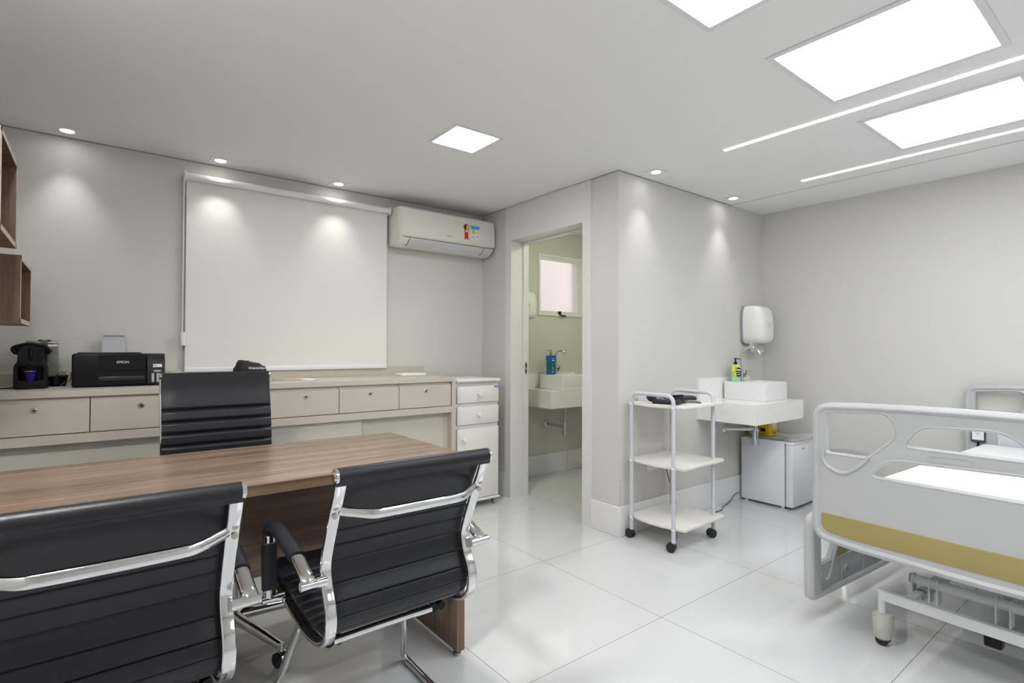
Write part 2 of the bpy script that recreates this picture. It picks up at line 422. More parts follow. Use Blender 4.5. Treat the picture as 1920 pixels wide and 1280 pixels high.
flat_panel('ceiling_light', 'added small square fill light above the left end of the desk, out of view', -.38, -.075, 1.05, 1.355, .020, E_fill, None, .004)  # unseen panel added to brighten the left side
def strip(label, x, y1):
    o = obj('light_strip', box(NB(), x-.012, x+.012, -.9, y1, ZC-.003, ZC+.001), E_led)
    tag(o, label, 'ceiling light', 'recessed light strips')
strip('long thin light strip in the ceiling between the two big light panels', 2.852, 1.662)
strip('long thin light strip in the ceiling nearest the right wall', 3.780, 1.637)
def downlight(label, x, y, aim):
    t = thing('downlight', label, 'downlight', (x, y, ZC-.004), group='small square downlights')
    s = .054
    b = plate([(-s, -s), (s, -s), (s, s), (-s, s)], [circ(.031, 24)], .005)
    remap(b, lambda c: Vector((x+c.x, y+c.y, ZC-.003+c.z)))
    obj('trim_plate', b, M_plast, t)
    b = lathe(NB(), [(.0295, -.003), (.0295, -.0005)], 24, (x, y, ZC)); obj('lamp_face', b, E_spot, t)
    ld = bpy.data.lights.new('spot', 'SPOT'); ld.energy = L_SPOT; ld.spot_size = R(72); ld.spot_blend = 1.0; ld.shadow_soft_size = .02; ld.color = (1, .985, .95)
    lo = bpy.data.objects.new('spot', ld); col.objects.link(lo); lo.parent = t; lo.location = (0, 0, -.006)
    lo.rotation_euler = aim
downlight('downlight above the coffee machine, leftmost in the ceiling', -.125, 3.665, (0, 0, 0))
downlight('downlight above the left part of the roller blind', .598, 3.663, (0, 0, 0))
downlight('downlight above the right part of the roller blind', 1.331, 3.669, (0, 0, 0))
downlight('downlight above the white trolley', 2.85, 2.136, (0, 0, 0))
downlight('downlight above the sink on the right, smallest looking', 3.804, 2.145, (0, 0, 0))
# bathroom ceiling lamp (out of view)
t = thing('bathroom_lamp', 'round ceiling lamp lighting the bathroom behind the doorway', 'ceiling light', (3.35, 2.85, ZC-.03))
obj('lamp_body', lathe(NB(), [(.12, 0), (.13, .01), (.13, .03)], 32, (3.35, 2.85, ZC-.03)), glow('bathroom lamp', (.95, 1, .69), L_BATH), t)

# ================================================================ ROLLER BLIND
bx0, bx1, by = .431, 1.7335, 3.752
t = thing('roller_blind', 'cream roller blind drawn down on the back wall', 'blind', ((bx0+bx1)/2, 3.73, 1.04))
b = box(NB(), bx0, bx1, by, by+.0015, 1.07, 2.226); obj('fabric', b, M_fabric, t, smooth=False)
b = cyl(NB(), (bx0-.005, by-.022, 2.226), (bx1, by-.022, 2.226), .022, 28); obj('roller_tube', b, M_plast, t)
box_ = box(NB(), bx0-.002, bx1+.002, by-.008, by+.008, 1.044, 1.072, .004, 2); obj('bottom_bar', box_, mat('blind bar', (.80, .81, .86), .3), t)
for x in (bx0-.012, bx1+.005):
    b = NB(); cyl(b, (x-.005, by-.022, 2.226), (x+.005, by-.022, 2.226), .032, 28); box(b, x-.004, x+.004, by-.02, YB, 2.195, 2.245, .002, 1)
    obj('bracket', b, M_plast, t)
b = NB(); cx = bx0-.017
for dx in (-.0, ):
    cyl(b, (cx, by-.045, 2.21), (cx, by-.045, 1.26), .0016, 8); cyl(b, (cx+.002, by+.004, 2.21), (cx+.002, by+.004, 1.26), .0016, 8)
z = 2.2
while z > 1.27:
    bmesh.ops.create_icosphere(b, subdivisions=1, radius=.0028, matrix=Matrix.Translation((cx, by-.045, z))); z -= .012
obj('bead_chain', b, M_plast, t)
b = sweep(NB(), [(cx, by-.025, 1.285), (cx+.002, by-.025, 1.27), (cx+.005, by-.025, 1.235), (cx+.007, by-.025, 1.205)], rrect(.026, .018, .007), (1, 0, 0)); obj('chain_weight', b, M_plast, t)

# ================================================================ AIR CONDITIONER
ax0, ax1 = 1.727, 2.580
t_ac = t = thing('air_conditioner', 'white split air conditioner high on the back wall beside the blind', 'air conditioner', ((ax0+ax1)/2, 3.79, 1.92))
prof = [(YB, 2.235), (YB-.15, 2.235), (3.56, 2.232), (3.545, 2.222), (3.53, 2.12), (3.528, 2.02), (3.538, 1.996), (3.575, 1.968), (3.63, 1.950), (3.70, 1.945), (YB, 1.965)]
def acs(k):  # side view section, shrunk towards the body for the rounded ends
    return [(YB-(YB-y)*k, 2.08+(z-2.08)*(1-(1-k)*.35)) for y, z in prof]
b = NB(); rings = []
for x, k in ((ax0, .86), (ax0+.01, .955), (ax0+.025, 1), (ax1-.025, 1), (ax1-.01, .955), (ax1, .86)):
    rings.append(ring(b, [(x, y, z) for y, z in acs(k)]))
for i in range(5): skin(b, rings[i], rings[i+1])
b.faces.new(rings[0]); b.faces.new(rings[-1])
obj('casing', b, M_acw, t, ang=30)
b = NB()   # front cover panel
P2 = [(3.552, 2.226), (3.5405, 2.218), (3.526, 2.12), (3.5235, 2.018), (3.531, 2.018)]
prism(b, [(y, z) for y, z in P2], lambda u, v, d: Vector((d, u, v)), ax0+.022, ax1-.008)
obj('front_panel', b, mat('glossy warm white front', (.76, .745, .69), .12, spec=.6), t)
b = NB()   # louver lying in the curved bottom
P3 = [(3.536, 2.003), (3.530, 2.000), (3.558, 1.974), (3.600, 1.955), (3.612, 1.952), (3.612, 1.965), (3.575, 1.98)]
prism(b, P3, lambda u, v, d: Vector((d, u, v)), ax0+.085, ax1-.115)
obj('louver', b, M_acl, t)
b = NB()
for x in (ax0+.082, ax1-.113): prism(b, [(3.534, 2.006), (3.528, 2.001), (3.556, 1.972), (3.600, 1.952), (3.614, 1.949), (3.614, 1.96)], lambda u, v, d: Vector((d, u, v)), x-.0015, x+.0015)
box(b, ax0+.03, ax1-.02, 3.5285, 3.534, 2.006, 2.010)
obj('seam', b, mat('dark seam', (.10, .09, .08), .7), t)
b = NB(); prism(b, [(3.533, 2.004), (3.5265, 2.001), (3.545, 1.984), (3.553, 1.988)], lambda u, v, d: Vector((d, u, v)), ax1-.108, ax1-.02)
obj('display_window', b, mat('pale display', (.66, .67, .68), .25), t)
b = NB(); yf = 3.5255
def acq(b, x0, x1, z0, z1, d=.0012):
    f = lambda z: 3.5235+(z-2.02)*.0275-.0008
    vs = [Vector((x0, f(z0)-d, z0)), Vector((x1, f(z0)-d, z0)), Vector((x1, f(z1)-d, z1)), Vector((x0, f(z1)-d, z1))]
    ws = [v+Vector((0, d+.001, 0)) for v in vs]; A = ring(b, vs); B2 = ring(b, ws); skin(b, A, B2); b.faces.new(A); b.faces.new(B2[::-1])
    return b
cxr = 2.298
def disc(b, cx, cz, r, y, a0=0, a1=360, d=.0012):
    n = 20; pts = [(cx+r*math.cos(R(a0+(a1-a0)*i/n)), cz+r*math.sin(R(a0+(a1-a0)*i/n))) for i in range(n+(0 if a1-a0 >= 360 else 1))]
    return prism(b, pts, lambda u, v, q: Vector((u, q, v)), y-d, y+.001)
yl = 3.5235+.12*.0275-.002
o = obj('award_label', disc(NB(), cxr, 2.148, .026, yl), M_red, t)
b = NB(); vs = [(cxr-.017, 2.132), (cxr+.016, 2.132), (cxr+.018, 2.045), (cxr+.001, 2.060), (cxr-.016, 2.045)]
prism(b, vs, lambda u, v, q: Vector((u, q+(v-2.1)*.0275, v)), 3.5235+.08*.0275-.002, 3.526); obj('ribbon_tail', b, M_red, o)
obj('black_half', disc(NB(), cxr, 2.148, .020, yl-.0012, 90, 270, .0006), M_btext, o); obj('yellow_half', disc(NB(), cxr, 2.148, .020, yl-.0012, -90, 90, .0006), M_yel2, o)
obj('white_patch', acq(NB(), cxr-.008, cxr+.009, 2.108, 2.124, .004), M_text, o)
o = obj('energy_label', acq(NB(), 2.345, 2.418, 2.058, 2.165), M_text, t)
obj('blue_header', acq(NB(), 2.343, 2.420, 2.140, 2.167, .002), M_skyb, o)
for i, mm in enumerate((M_grn, M_lime, M_yel2, M_org)): obj('rating_bar', acq(NB(), 2.350, 2.374+i*.004, 2.127-i*.007, 2.134-i*.007, .002), mm, o)
b = NB()
for i in range(4): acq(b, 2.352+.013*(i % 2), 2.360+.013*(i % 2), 2.068+.012*(i//2), 2.075+.012*(i//2), .0018)
acq(b, 2.395, 2.41, 2.118, 2.124, .0018); acq(b, 2.395, 2.41, 2.078, 2.083, .0018); acq(b, 2.395, 2.41, 2.088, 2.092, .0018); obj('small_print', b, M_gtext, o)
text('logo_lettering', 'FUJITSU', .016, M_gtext, t, (2.142, 3.5228, 2.056), (1, 0, 0), (0, .0275, 1))
text('model_lettering', 'inverter', .013, mat('faint print', (.5, .5, .48), .5), t, (1.80, 3.5222, 2.036), (1, 0, 0), (0, .0275, 1))

for ch in [o for o in bpy.data.objects if o.type == 'MESH' and (o.parent == t_ac or (o.parent and o.parent.parent == t_ac))]:
    w0 = wloc(ch)
    for v in ch.data.vertices:
        q = v.co+w0; v.co = Vector((1.7515+(q.x-1.727)*1.0142, YB-(YB-q.y)*.815, 1.930+(q.z-1.92)*1.0142))-w0
# ================================================================ BUILT-IN SIDEBOARD
zt, yf0, yb0 = .99, 3.25, YB
t = thing('sideboard', 'long beige built-in sideboard with locked drawers along the back wall', 'cabinet', (.75, 3.5, 0))
b = NB(); box(b, XL, 2.033, yf0-.002, yb0, zt-.031, zt, .001, 1); obj('worktop', b, M_lam, t)
obj('backsplash', box(NB(), XL, 2.056, YB-.028, YB, zt, 1.055, .001, 1), M_lam, t)
b = NB()
box(b, 2.001, 2.033, yf0-.002, YB, 0, zt-.031); box(b, XL, 2.001, yf0, YB-.02, .742, .786); box(b, XL, XL+.03, yf0, YB, 0, .96)
box(b, XL, 2.001, YB-.03, YB-.01, .05, .96); box(b, XL, 2.001, yf0+.02, YB-.02, .0, .06); box(b, 1.972, 2.001, yf0+.05, yf0+.08, .06, .742)
obj('carcass', b, M_lam, t)
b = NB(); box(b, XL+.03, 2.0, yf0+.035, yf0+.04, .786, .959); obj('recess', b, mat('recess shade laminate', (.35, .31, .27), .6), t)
xs = [1.996-.4015*k for k in range(7)]
for k in range(6):
    x1 = xs[k]-.002; x0 = xs[k+1]+.002
    d = obj('drawer', box(NB(), x0, x1, yf0+.001, yf0+.019, .790, .938, .0008, 1), M_lam, t)
    b = NB(); box(b, x0, x1, yf0+.017, yf0+.032, .938, .958); obj('finger_rail', b, M_lam, d)
    xc = (x0+x1)/2
    b = lathe(NB(), [(.0135, 0), (.0135, .002), (.011, .004), (.006, .0042), (.006, .0015)], 20)
    remap(b, lambda c: Vector((xc+c.x, yf0+.001-c.z, .903+c.y))); lk = obj('lock', b, M_screw, d)
    b = NB(); box(b, xc-.0045, xc+.0045, yf0-.0012, yf0-.0002, .899, .907); box(b, xc-.001, xc+.001, yf0-.0018, yf0-.0002, .897, .909)
    obj('keyhole', b, M_dark, d)
    b = NB(); box(b, x1+.0002, x1+.0038, yf0+.02, yf0+.03, .786, .959); obj('divider_gap', b, M_dark, d)
for x0, x1, y in ((.66, 1.35, .028), (1.22, 1.972, .055), (-.50, .75, .055)):
    d = obj('sliding_door', box(NB(), x0, x1, yf0+y, yf0+y+.018, .06, .742, .001, 1), M_lam2, t)
b = box(NB(), .66, .70, yf0+.026, yf0+.028, .06, .74); obj('door_edge', b, M_lam, t)

# ================================================================ WHITE MOBILE CABINET
x0, x1, yf, yb = 2.095, 2.478, 3.33, 3.72
t = thing('mobile_cabinet', 'narrow white cabinet on casters with two drawers and round knobs', 'cabinet', ((x0+x1)/2, (yf+yb)/2, 0))
obj('top', box(NB(), x0-.006, x1+.006, yf-.012, yb, .942, .966, .008, 3), M_white, t)
b = NB(); box(b, x0, x0+.016, yf+.02, yb, .05, .942); box(b, x1-.016, x1, yf+.02, yb, .05, .942); box(b, x0, x1, yb-.012, yb, .05, .942)
box(b, x0+.016, x1-.016, yf+.02, yb-.012, .750, .800); box(b, x0+.016, x1-.016, yf+.02, yb-.012, .590, .640); box(b, x0+.016, x1-.016, yf+.022, yf+.034, .912, .942)
obj('carcass', b, M_white, t)
obj('base_board', box(NB(), x0-.006, x1+.006, yf-.012, yb, .048, .066, .007, 3), M_white, t)
def knob(parent, x, z, y=yf):
    b = lathe(NB(), [(.009, 0), (.007, .006), (.008, .012), (.015, .016), (.017, .021), (.014, .027), (.004, .029)], 20)
    remap(b, lambda c: Vector((x+c.x, y-c.z, z+c.y))); obj('knob', b, M_plast, parent)
xm = (x0+x1)/2
for z0, z1 in ((.789, .912), (.628, .760)):
    d = obj('drawer', box(NB(), x0+.004, x1-.004, yf, yf+.018, z0, z1, .002, 2), M_white, t); knob(d, xm, (z0+z1)/2)
d = obj('door', box(NB(), x0+.004, x1-.004, yf, yf+.018, .070, .598, .002, 2), M_white, t); knob(d, x0+.055, .52)
s = obj('sticker', box(NB(), x1-.045, x1-.006, yf-.0008, yf+.001, .895, .908), mat('blue sticker', (.02, .09, .45), .4), t)
text('sticker_print', 'CE BR', .009, M_text, s, (x1-.026, yf-.0012, .9015), (1, 0, 0), (0, 0, 1))
for i, (x, y) in enumerate(((x0+.03, yf+.03), (x1-.03, yf+.03), (x0+.03, yb-.04), (x1-.03, yb-.04))):
    b = NB(); cyl(b, (x-.008, y, .021), (x+.008, y, .021), .021, 20); c = obj('caster', b, M_greyrub, t)
    b = NB(); cyl(b, (x-.010, y, .021), (x+.010, y, .021), .009, 12); cyl(b, (x, y, .03), (x, y, .05), .007, 12); box(b, x-.012, x-.009, y-.01, y+.01, .018, .045); box(b, x+.009, x+.012, y-.01, y+.01, .018, .045); obj('fork', b, M_steel, c)

# ================================================================ DESK
dx1, dy0, dy1, dz = 1.158, 1.748, 2.452, .778
t = thing('desk', 'walnut desk with slab top in front of the sideboard', 'desk', (.32, 2.1, 0))
d0, th = XL+.02, .034
obj('desk_top', box(NB(), d0, dx1, dy0, dy1, dz-th, dz, .0015, 1), M_wood, t)
obj('edge_band', box(NB(), d0, dx1+.0004, dy0-.001, dy0+.0005, dz-th+.001, dz-.001), M_woode, t)
for x in (dx1-.045, d0+.01):
    p = obj('panel_leg', box(NB(), x, x+.034, dy0+.012, dy1-.012, .022, dz-th, .001, 1), M_woodz, t)
    for y in (dy0+.04, dy1-.04):
        b = lathe(NB(), [(.016, 0), (.018, .004), (.018, .010), (.008, .014), (.008, .022)], 20, (x+.017, y, 0)); obj('levelling_foot', b, M_screw, p)
obj('modesty_panel', box(NB(), d0+.044, dx1-.045, 2.09, 2.108, .365, dz-th, .001, 1), M_woodp, t)

# ================================================================ CHAIRS
def arc(path):
    s = [0]
    for i in range(1, len(path)): s.append(s[-1]+(path[i]-path[i-1]).length)
    return s
def sling(prof, hw, seams, th=.011, bulge=.006, back_seam=.0045, shift=0):
    """padded sheet following prof = [(y,z)], seams = arc lengths"""
    path = cat([(0, y, z) for y, z in prof], 14); S = arc(path); b = NB(); nx = 14
    # resample densely
    N = 620; tot = S[-1]; pts = []; j = 0
    for i in range(N+1):
        s = tot*i/N
        while j < len(S)-2 and S[j+1] < s: j += 1
        k = (s-S[j])/max(S[j+1]-S[j], 1e-6); pts.append((s, path[j].lerp(path[j+1], min(k, 1))))
    front, back = [], []
    for i, (s, p) in enumerate(pts):
        a = pts[max(i-1, 0)][1]; c = pts[min(i+1, N)][1]; tg = (c-a).normalized(); nn = Vector((0, tg.z, -tg.y))*-1   # towards the sitter
        p = p+nn*shift
        d = min([abs(s-q) for q in seams]+[9])
        g = min(d/.014, 1); prof_b = (1-(1-g)**2)
        rf, rb = [], []
        for jx in range(nx+1):
            u = -1+2*jx/nx; e = 1-max(0, (abs(u)-.86)/.14)**2*.55
            rf.append(p+Vector((u*hw, 0, 0))+nn*((th*.5+bulge*prof_b)*e))
            rb.append(p+Vector((u*hw, 0, 0))-nn*((th*.5+back_seam*(1-(1-min(d/.0045, 1))**2))*e))
        front.append(rf); back.append(rb)
    VF = quadmesh(b, front); VB = quadmesh(b, back)
    for i in range(N):
        b.faces.new((VF[i][0], VF[i+1][0], VB[i+1][0], VB[i][0])); b.faces.new((VF[i][-1], VB[i][-1], VB[i+1][-1], VF[i+1][-1]))
    for j in range(nx):
        b.faces.new((VF[0][j], VB[0][j], VB[0][j+1], VF[0][j+1])); b.faces.new((VF[N][j], VF[N][j+1], VB[N][j+1], VB[N][j]))
    return b, pts
def side_frame(prof, x): return sweep(NB(), cat([(x, y, z) for y, z in prof], 8), rrect(.030, .013, .005, 3), (1, 0, 0))
def screw(b, x, y, z, ny=-1):
    cyl(b, (x, y, z), (x, y+ny*.004, z), .0068, 14); return b
def arm_parts(t, sx, hw, A):
    """A = joint back, pts..., joint front in (y,z)"""
    xo = sx*(hw+.047)
    a = obj('armrest', sweep(NB(), cat([(xo, y, z) for y, z in A], 8), circ(.019, 16, .011), (1, 0, 0)), M_chrome, t, local=True)
    m = len(A)
    b = sweep(NB(), cat([(xo, y, z) for y, z in A[3:m-3]], 8), circ(.0225, 16, .0155), (1, 0, 0)); obj('arm_pad', b, M_leather, a, local=True)
    b = sweep(NB(), cat([(xo, y, z) for y, z in A[m-3:m-1]]+[(xo, A[-1][0], A[-1][1]+.03)], 6), rrect(.043, .03, .008), (1, 0, 0)); obj('post_pad', b, M_leather, a, local=True)
    for y, z in (A[0], A[-1]):
        b = NB(); cyl(b, (sx*(hw+.005), y, z), (xo+sx*.022, y, z), .0115, 18); cyl(b, (sx*(hw+.005), y, z), (sx*(hw+.028), y, z), .0135, 18)
        obj('arm_joint', b, M_chrome, a, local=True)
YR = 1.62
VP = [(1.283, .862), (1.300, .825), (1.322, .785), (1.345, .735), (1.372, .675), (1.388, .625), (1.376, .578), (1.352, .535), (1.345, .500), (1.355, .462), (1.388, .430), (1.445, .413), (1.52, .405), (1.60, .408), (1.74, .420), (1.86, .437), (1.925, .440), (1.965, .425), (1.985, .40)]
VP = [(y-YR, z) for y, z in VP]
def visitor_chair(label, loc):
    t = thing('office_chair', label, 'chair', loc, group='cantilever chairs at the near side of the desk')
    hw = .214
    S = [.118+.0465*k for k in range(19)]
    b, pts = sling(VP, hw-.006, S, shift=.023); s = obj('sling', b, M_leather, t, local=True, ang=60); s['label'] = 'ribbed black leather seat and back'
    b = NB()   # rolled top with flap
    cyl(b, (-hw-.008, 1.286-YR, .879), (hw+.008, 1.286-YR, .879), .0205, 26)
    prism(b, [(1.268-YR, .872), (1.276-YR, .856), (1.284-YR, .854), (1.296-YR, .865)], lambda u, v, d: Vector((d, u, v)), -hw-.012, hw+.012)
    obj('top_roll', b, M_leather, t, local=True)
    for sx in (-1, 1):
        b = NB(); cyl(b, (sx*(hw+.007), 1.286-YR, .879), (sx*(hw+.015), 1.286-YR, .879), .0198, 24); cyl(b, (sx*(hw+.014), 1.286-YR, .879), (sx*(hw+.018), 1.286-YR, .879), .013, 24)
        obj('roll_cap', b, M_chrome, t, local=True)
    for sx in (-1, 1):
        f = obj('side_frame', side_frame([(VP[0][0]+.002, VP[0][1]-.002)]+VP[1:], sx*(hw-.001)), M_chrome, t, local=True)
        for yy, zz in ((1.322-YR-.006, .796), (1.330-YR-.008, .774)): obj('screw', screw(NB(), sx*(hw+.002), yy-.0045, zz), M_screw, f, local=True)
        A = [(1.366, .600), (1.385, .612), (1.425, .625), (1.470, .638), (1.56, .652), (1.65, .661), (1.715, .657), (1.748, .630), (1.752, .595), (1.750, .52), (1.742, .428)]
        arm_parts(t, sx, hw, [(y-YR, z) for y, z in A])
        b = NB(); x = sx*.176
        tube(b, [(sx*.165, 1.50-YR, .377), (sx*.167, 1.64-YR, .377), (sx*.174, 1.70-YR, .355), (sx*.188, 1.745-YR, .275), (sx*.213, 1.79-YR, .16), (sx*.238, 1.845-YR, .06), (sx*.250, 1.855-YR, .026), (sx*.255, 1.82-YR, .0135), (sx*.255, 1.60-YR, .0125), (sx*.255, 1.34-YR, .0125)], .0125, 14, 8, side=(1, 0, 0))
        obj('sled_leg', b, M_chrome, t, local=True)
        for xx in (.165, .192 if sx > 0 else .138):
            obj('tube_cap', cyl(NB(), (sx*xx, 1.488-YR, .372), (sx*xx, 1.55-YR, .374), .0135, 18), M_black, t, local=True)
    b = NB(); tube(b, [(-hw+.012, 1.318-YR, .785), (-hw+.03, 1.305-YR, .782), (-hw+.075, 1.277-YR, .776), (-hw+.11, 1.270-YR, .775), (0, 1.268-YR, .775), (hw-.11, 1.270-YR, .775), (hw-.075, 1.277-YR, .776), (hw-.03, 1.305-YR, .782), (hw-.012, 1.318-YR, .785)], .0125, 14, 6, ry=.006, side=(0, 0, 1))
    obj('back_brace', b, M_chrome, t, local=True)
    for P_ in ([(-.155, 1.492-YR, .373), (0, 1.493-YR, .374), (.155, 1.492-YR, .373)], [(-.165, 1.68-YR, .372), (.165, 1.68-YR, .372)], [(-.255, 1.335-YR, .0125), (.255, 1.335-YR, .0125)]):
        obj('cross_tube', tube(NB(), P_, .0115, 14), M_chrome, t, local=True)
    b = box(NB(), -.16, .16, 1.49-YR, 1.90-YR, .396, .406, .004, 2); obj('seat_underside', b, M_black, t, local=True)
    return t
v1 = visitor_chair('black leather and chrome chair at the desk corner, the one seen whole', (.690, YR, 0))
v2 = dup(v1, (.034, YR, 0), None, 'black leather and chrome chair cut off by the lower left corner')
# swivel chair behind the desk
def swivel_chair():
    t = thing('swivel_chair', 'high-back black leather swivel chair behind the desk with chrome star base', 'chair', (.457, 2.50, 0), math.pi)
    hw = .220; y0 = -.31
    P = [(y0-.003, 1.072), (y0+.004, 1.0), (y0+.022, .93), (y0+.040, .85), (y0+.050, .78), (y0+.052, .71), (y0+.040, .64), (y0+.034, .57), (y0+.048, .51), (y0+.085, .475), (y0+.15, .465), (y0+.30, .468), (y0+.46, .480), (y0+.52, .478), (y0+.56, .455)]
    S = [.163+.0515*k for k in range(20)]
    b, pts = sling(P, hw+.003, S, .012, .011); obj('sling', b, M_leather, t, local=True, ang=60)
    b = cyl(NB(), (-hw, y0-.006, 1.066), (hw, y0-.006, 1.066), .0125, 26); obj('top_roll', b, M_leather, t, local=True)
    for sx in (-1, 1): obj('roll_cap', cyl(NB(), (sx*hw, y0-.006, 1.064), (sx*(hw+.009), y0-.006, 1.064), .0135, 24), M_chrome, t, local=True)
    for sx in (-1, 1):
        obj('side_frame', side_frame([(y-.014, z) for y, z in P], sx*(hw-.006)), M_chrome, t, local=True)
        A = [(y0+.05, .655), (y0+.065, .668), (y0+.10, .680), (y0+.15, .688), (y0+.25, .695), (y0+.33, .692), (y0+.37, .67), (y0+.375, .63), (y0+.37, .56), (y0+.36, .485)]
        arm_parts(t, sx, hw, A)
    b = NB(); tube(b, [(-hw, y0+.03, .90), (-hw+.07, y0-.03, .89), (0, y0-.035, .89), (hw-.07, y0-.03, .89), (hw, y0+.03, .90)], .012, 12, 6, ry=.006, side=(0, 0, 1)); obj('back_brace', b, M_chrome, t, local=True)
    b = NB(); box(b, -.09, .09, -.10, .12, .40, .455, .01); box(b, -.19, .19, -.06, -.03, .425, .458, .004); box(b, -.19, .19, .07, .10, .425, .462, .004); obj('tilt_mechanism', b, M_black, t, local=True)
    b = NB(); cyl(b, (0, .06, .10), (0, .06, .25), .026, 20); cyl(b, (0, .06, .25), (0, .06, .41), .014, 20); obj('gas_column', b, M_steel, t, local=True)
    b = lathe(NB(), [(.032, .055), (.04, .07), (.036, .115), (.028, .12)], 24, (0, .06, 0)); obj('hub', b, M_chrome, t, local=True)
    for k in range(5):
        a = R(108+1+72*k); d = Vector((math.cos(a), math.sin(a), 0)); c0 = Vector((0, .06, .095))
        p = c0+d*.335+Vector((0, 0, -.022))
        lg = obj('leg', cyl(NB(), c0+d*.03, p, .024, 18, .014), M_chrome, t, local=True)
        s = Vector((-d.y, d.x, 0)); b = NB(); w0 = Vector((p.x, p.y, .027))
        for q in (-1, 1): cyl(b, w0+s*q*.006, w0+s*q*.022, .027, 22)
        obj('caster', b, M_rubber, lg, local=True)
        b = NB(); cyl(b, (p.x, p.y, .05), (p.x, p.y, .085), .010, 14); path = [w0+d*(.029*math.cos(x))+Vector((0, 0, .029*math.sin(x))) for x in [R(20*i-10) for i in range(7)]]
        sweep(b, path, rrect(.03, .004, .001, 1), s); obj('caster_hood', b, M_chrome, lg, local=True)
    return t
swivel_chair()
#@@PART2
# ================================================================ THINGS ON THE SIDEBOARD
# printer
px0, px1, py0, py1 = -.087, .303, 3.435, 3.735
t = thing('printer', 'black ink tank printer on the sideboard with a grey paper flap raised', 'printer', ((px0+px1)/2, (py0+py1)/2, zt))
b = NB(); box(b, px0, .222, py0, py1, zt+.004, 1.160, .010, 3); obj('body', b, M_black, t)
b = NB(); box(b, .018, .218, py0-.0012, py0+.002, 1.075, 1.152, .001, 1); obj('front_cover', b, mat('soft black cover', (.010, .010, .012), .3, spec=.25), t)
b = NB(); box(b, .010, .220, py0-.0008, py0+.004, 1.020, 1.068, .001, 1); obj('paper_slot', b, mat('slot black', (.003, .003, .003), .8), t)
b = NB(); box(b, .020, .212, py0-.006, py0+.01, 1.022, 1.043, .003, 2); obj('output_tray', b, mat('tray black', (.02, .02, .023), .3), t)
b = NB(); box(b, px0+.02, .20, py0+.02, py1-.03, 1.158, 1.166, .003, 2); obj('scanner_lid', b, M_black, t)
b = NB(); prism(b, [(py0-.004, 1.0), (py0-.004, 1.120), (py0+.012, 1.150), (py0+.024, 1.160), (py1-.05, 1.160), (py1-.05, 1.0)], lambda u, v, d: Vector((d, u, v)), .224, px1)
ts = obj('ink_tank_unit', b, mat('tank unit grey black', (.024, .024, .027), .3, spec=.3), t)
for i in range(3):
    x = .243+.0225*i
    obj('ink_window', box(NB(), x, x+.0125, py0-.0065, py0-.003, 1.008, 1.056, .003, 2), M_clear, ts)
s_ = obj('print_label', box(NB(), .249, .290, py0-.0052, py0-.0035, 1.088, 1.1045), M_text, ts)
for x, mm in ((.2545, M_red), (.259, M_yel2), (.2635, M_skyb), (.2675, M_gtext)): obj('colour_dot', disc(NB(), x, 1.0965, .0028, py0-.0053, 0, 360, .0004), mm, s_)
obj('small_label', box(NB(), .252, .286, py0-.0052, py0-.0035, 1.062, 1.073), M_gtext, ts)
text('label_lettering', 'L3250', .008, M_text, ts, (.269, py0-.0056, 1.0675), (1, 0, 0), (0, 0, 1))
text('logo_lettering', 'EPSON', .0175, M_text, t, (.119, py0-.0016, 1.1155), (1, 0, 0), (0, 0, 1))
b = NB(); prism(b, round_poly([(.032, 1.150), (.142, 1.150), (.134, 1.262), (.040, 1.262)], .006), lambda u, v, d: Vector((u, d+(v-1.15)*.45, v)), py1-.055, py1-.050)
fl = obj('paper_flap', b, M_lavgrey, t)
b = NB(); prism(b, [(.040, 1.2525), (.134, 1.2525), (.134, 1.262), (.040, 1.262)], lambda u, v, d: Vector((u, d+(v-1.15)*.45, v)), py1-.057, py1-.049); obj('flap_rim', b, mat('flap rim', (.25, .25, .28), .4), fl)
# coffee machine
cx, cy = -.240, 3.46
t = thing('coffee_machine', 'black and silver capsule coffee machine on the left end of the sideboard', 'coffee machine', (cx, 3.58, zt))
def pl(us, y0_, y1_, bev=0):
    b = plate(us, [], abs(y1_-y0_), bev); return remap(b, lambda c: Vector((cx+c.x, (y0_+y1_)/2-c.z, zt+c.y)))
sil = round_poly([(-.062, .0), (.062, .0), (.062, .112), (.048, .132), (.048, .205), (-.048, .205), (-.048, .132), (-.062, .112)], .012)
hole = round_poly([(-.046, .040), (.046, .040), (.046, .112), (-.046, .112)], .012)
b = plate(sil, [hole], .065, .003); remap(b, lambda c: Vector((cx+c.x, cy+.033-c.z, zt+c.y))); obj('front_body', b, M_black, t)
b = box(NB(), cx-.055, cx+.055, cy+.064, cy+.20, zt, zt+.195, .02, 3); obj('rear_body', b, M_black, t)
b = NB(); cyl(b, (cx, cy-.006, zt+.168), (cx, cy+.05, zt+.168), .046, 36); obj('head_disc', b, M_blackg, t)
b = NB(); box(b, cx-.008, cx+.008, cy-.013, cy+.0, zt+.138, zt+.195, .006, 3); obj('spout_cover', b, M_blackg, t)
b = lathe(NB(), [(.012, 0), (.014, .012), (.010, .018)], 16, (cx, cy+.01, zt+.112)); obj('spout', b, M_black, t)
b = NB(); tube(b, [(cx-.055, cy-.01, zt+.172), (cx-.066, cy-.005, zt+.195), (cx-.045, cy, zt+.210), (cx, cy+.005, zt+.217), (cx+.045, cy, zt+.209), (cx+.068, cy-.005, zt+.192), (cx+.074, cy-.008, zt+.176)], .0068, 14, 8, ry=.006); obj('lever_handle', b, M_black, t)
b = NB(); tube(b, [(cx-.055, cy+.06, zt+.17), (cx-.05, cy+.05, zt+.20), (cx, cy+.05, zt+.215), (cx+.05, cy+.05, zt+.20), (cx+.055, cy+.06, zt+.17)], .013, 12, 8); obj('cap_rim', b, M_black, t)
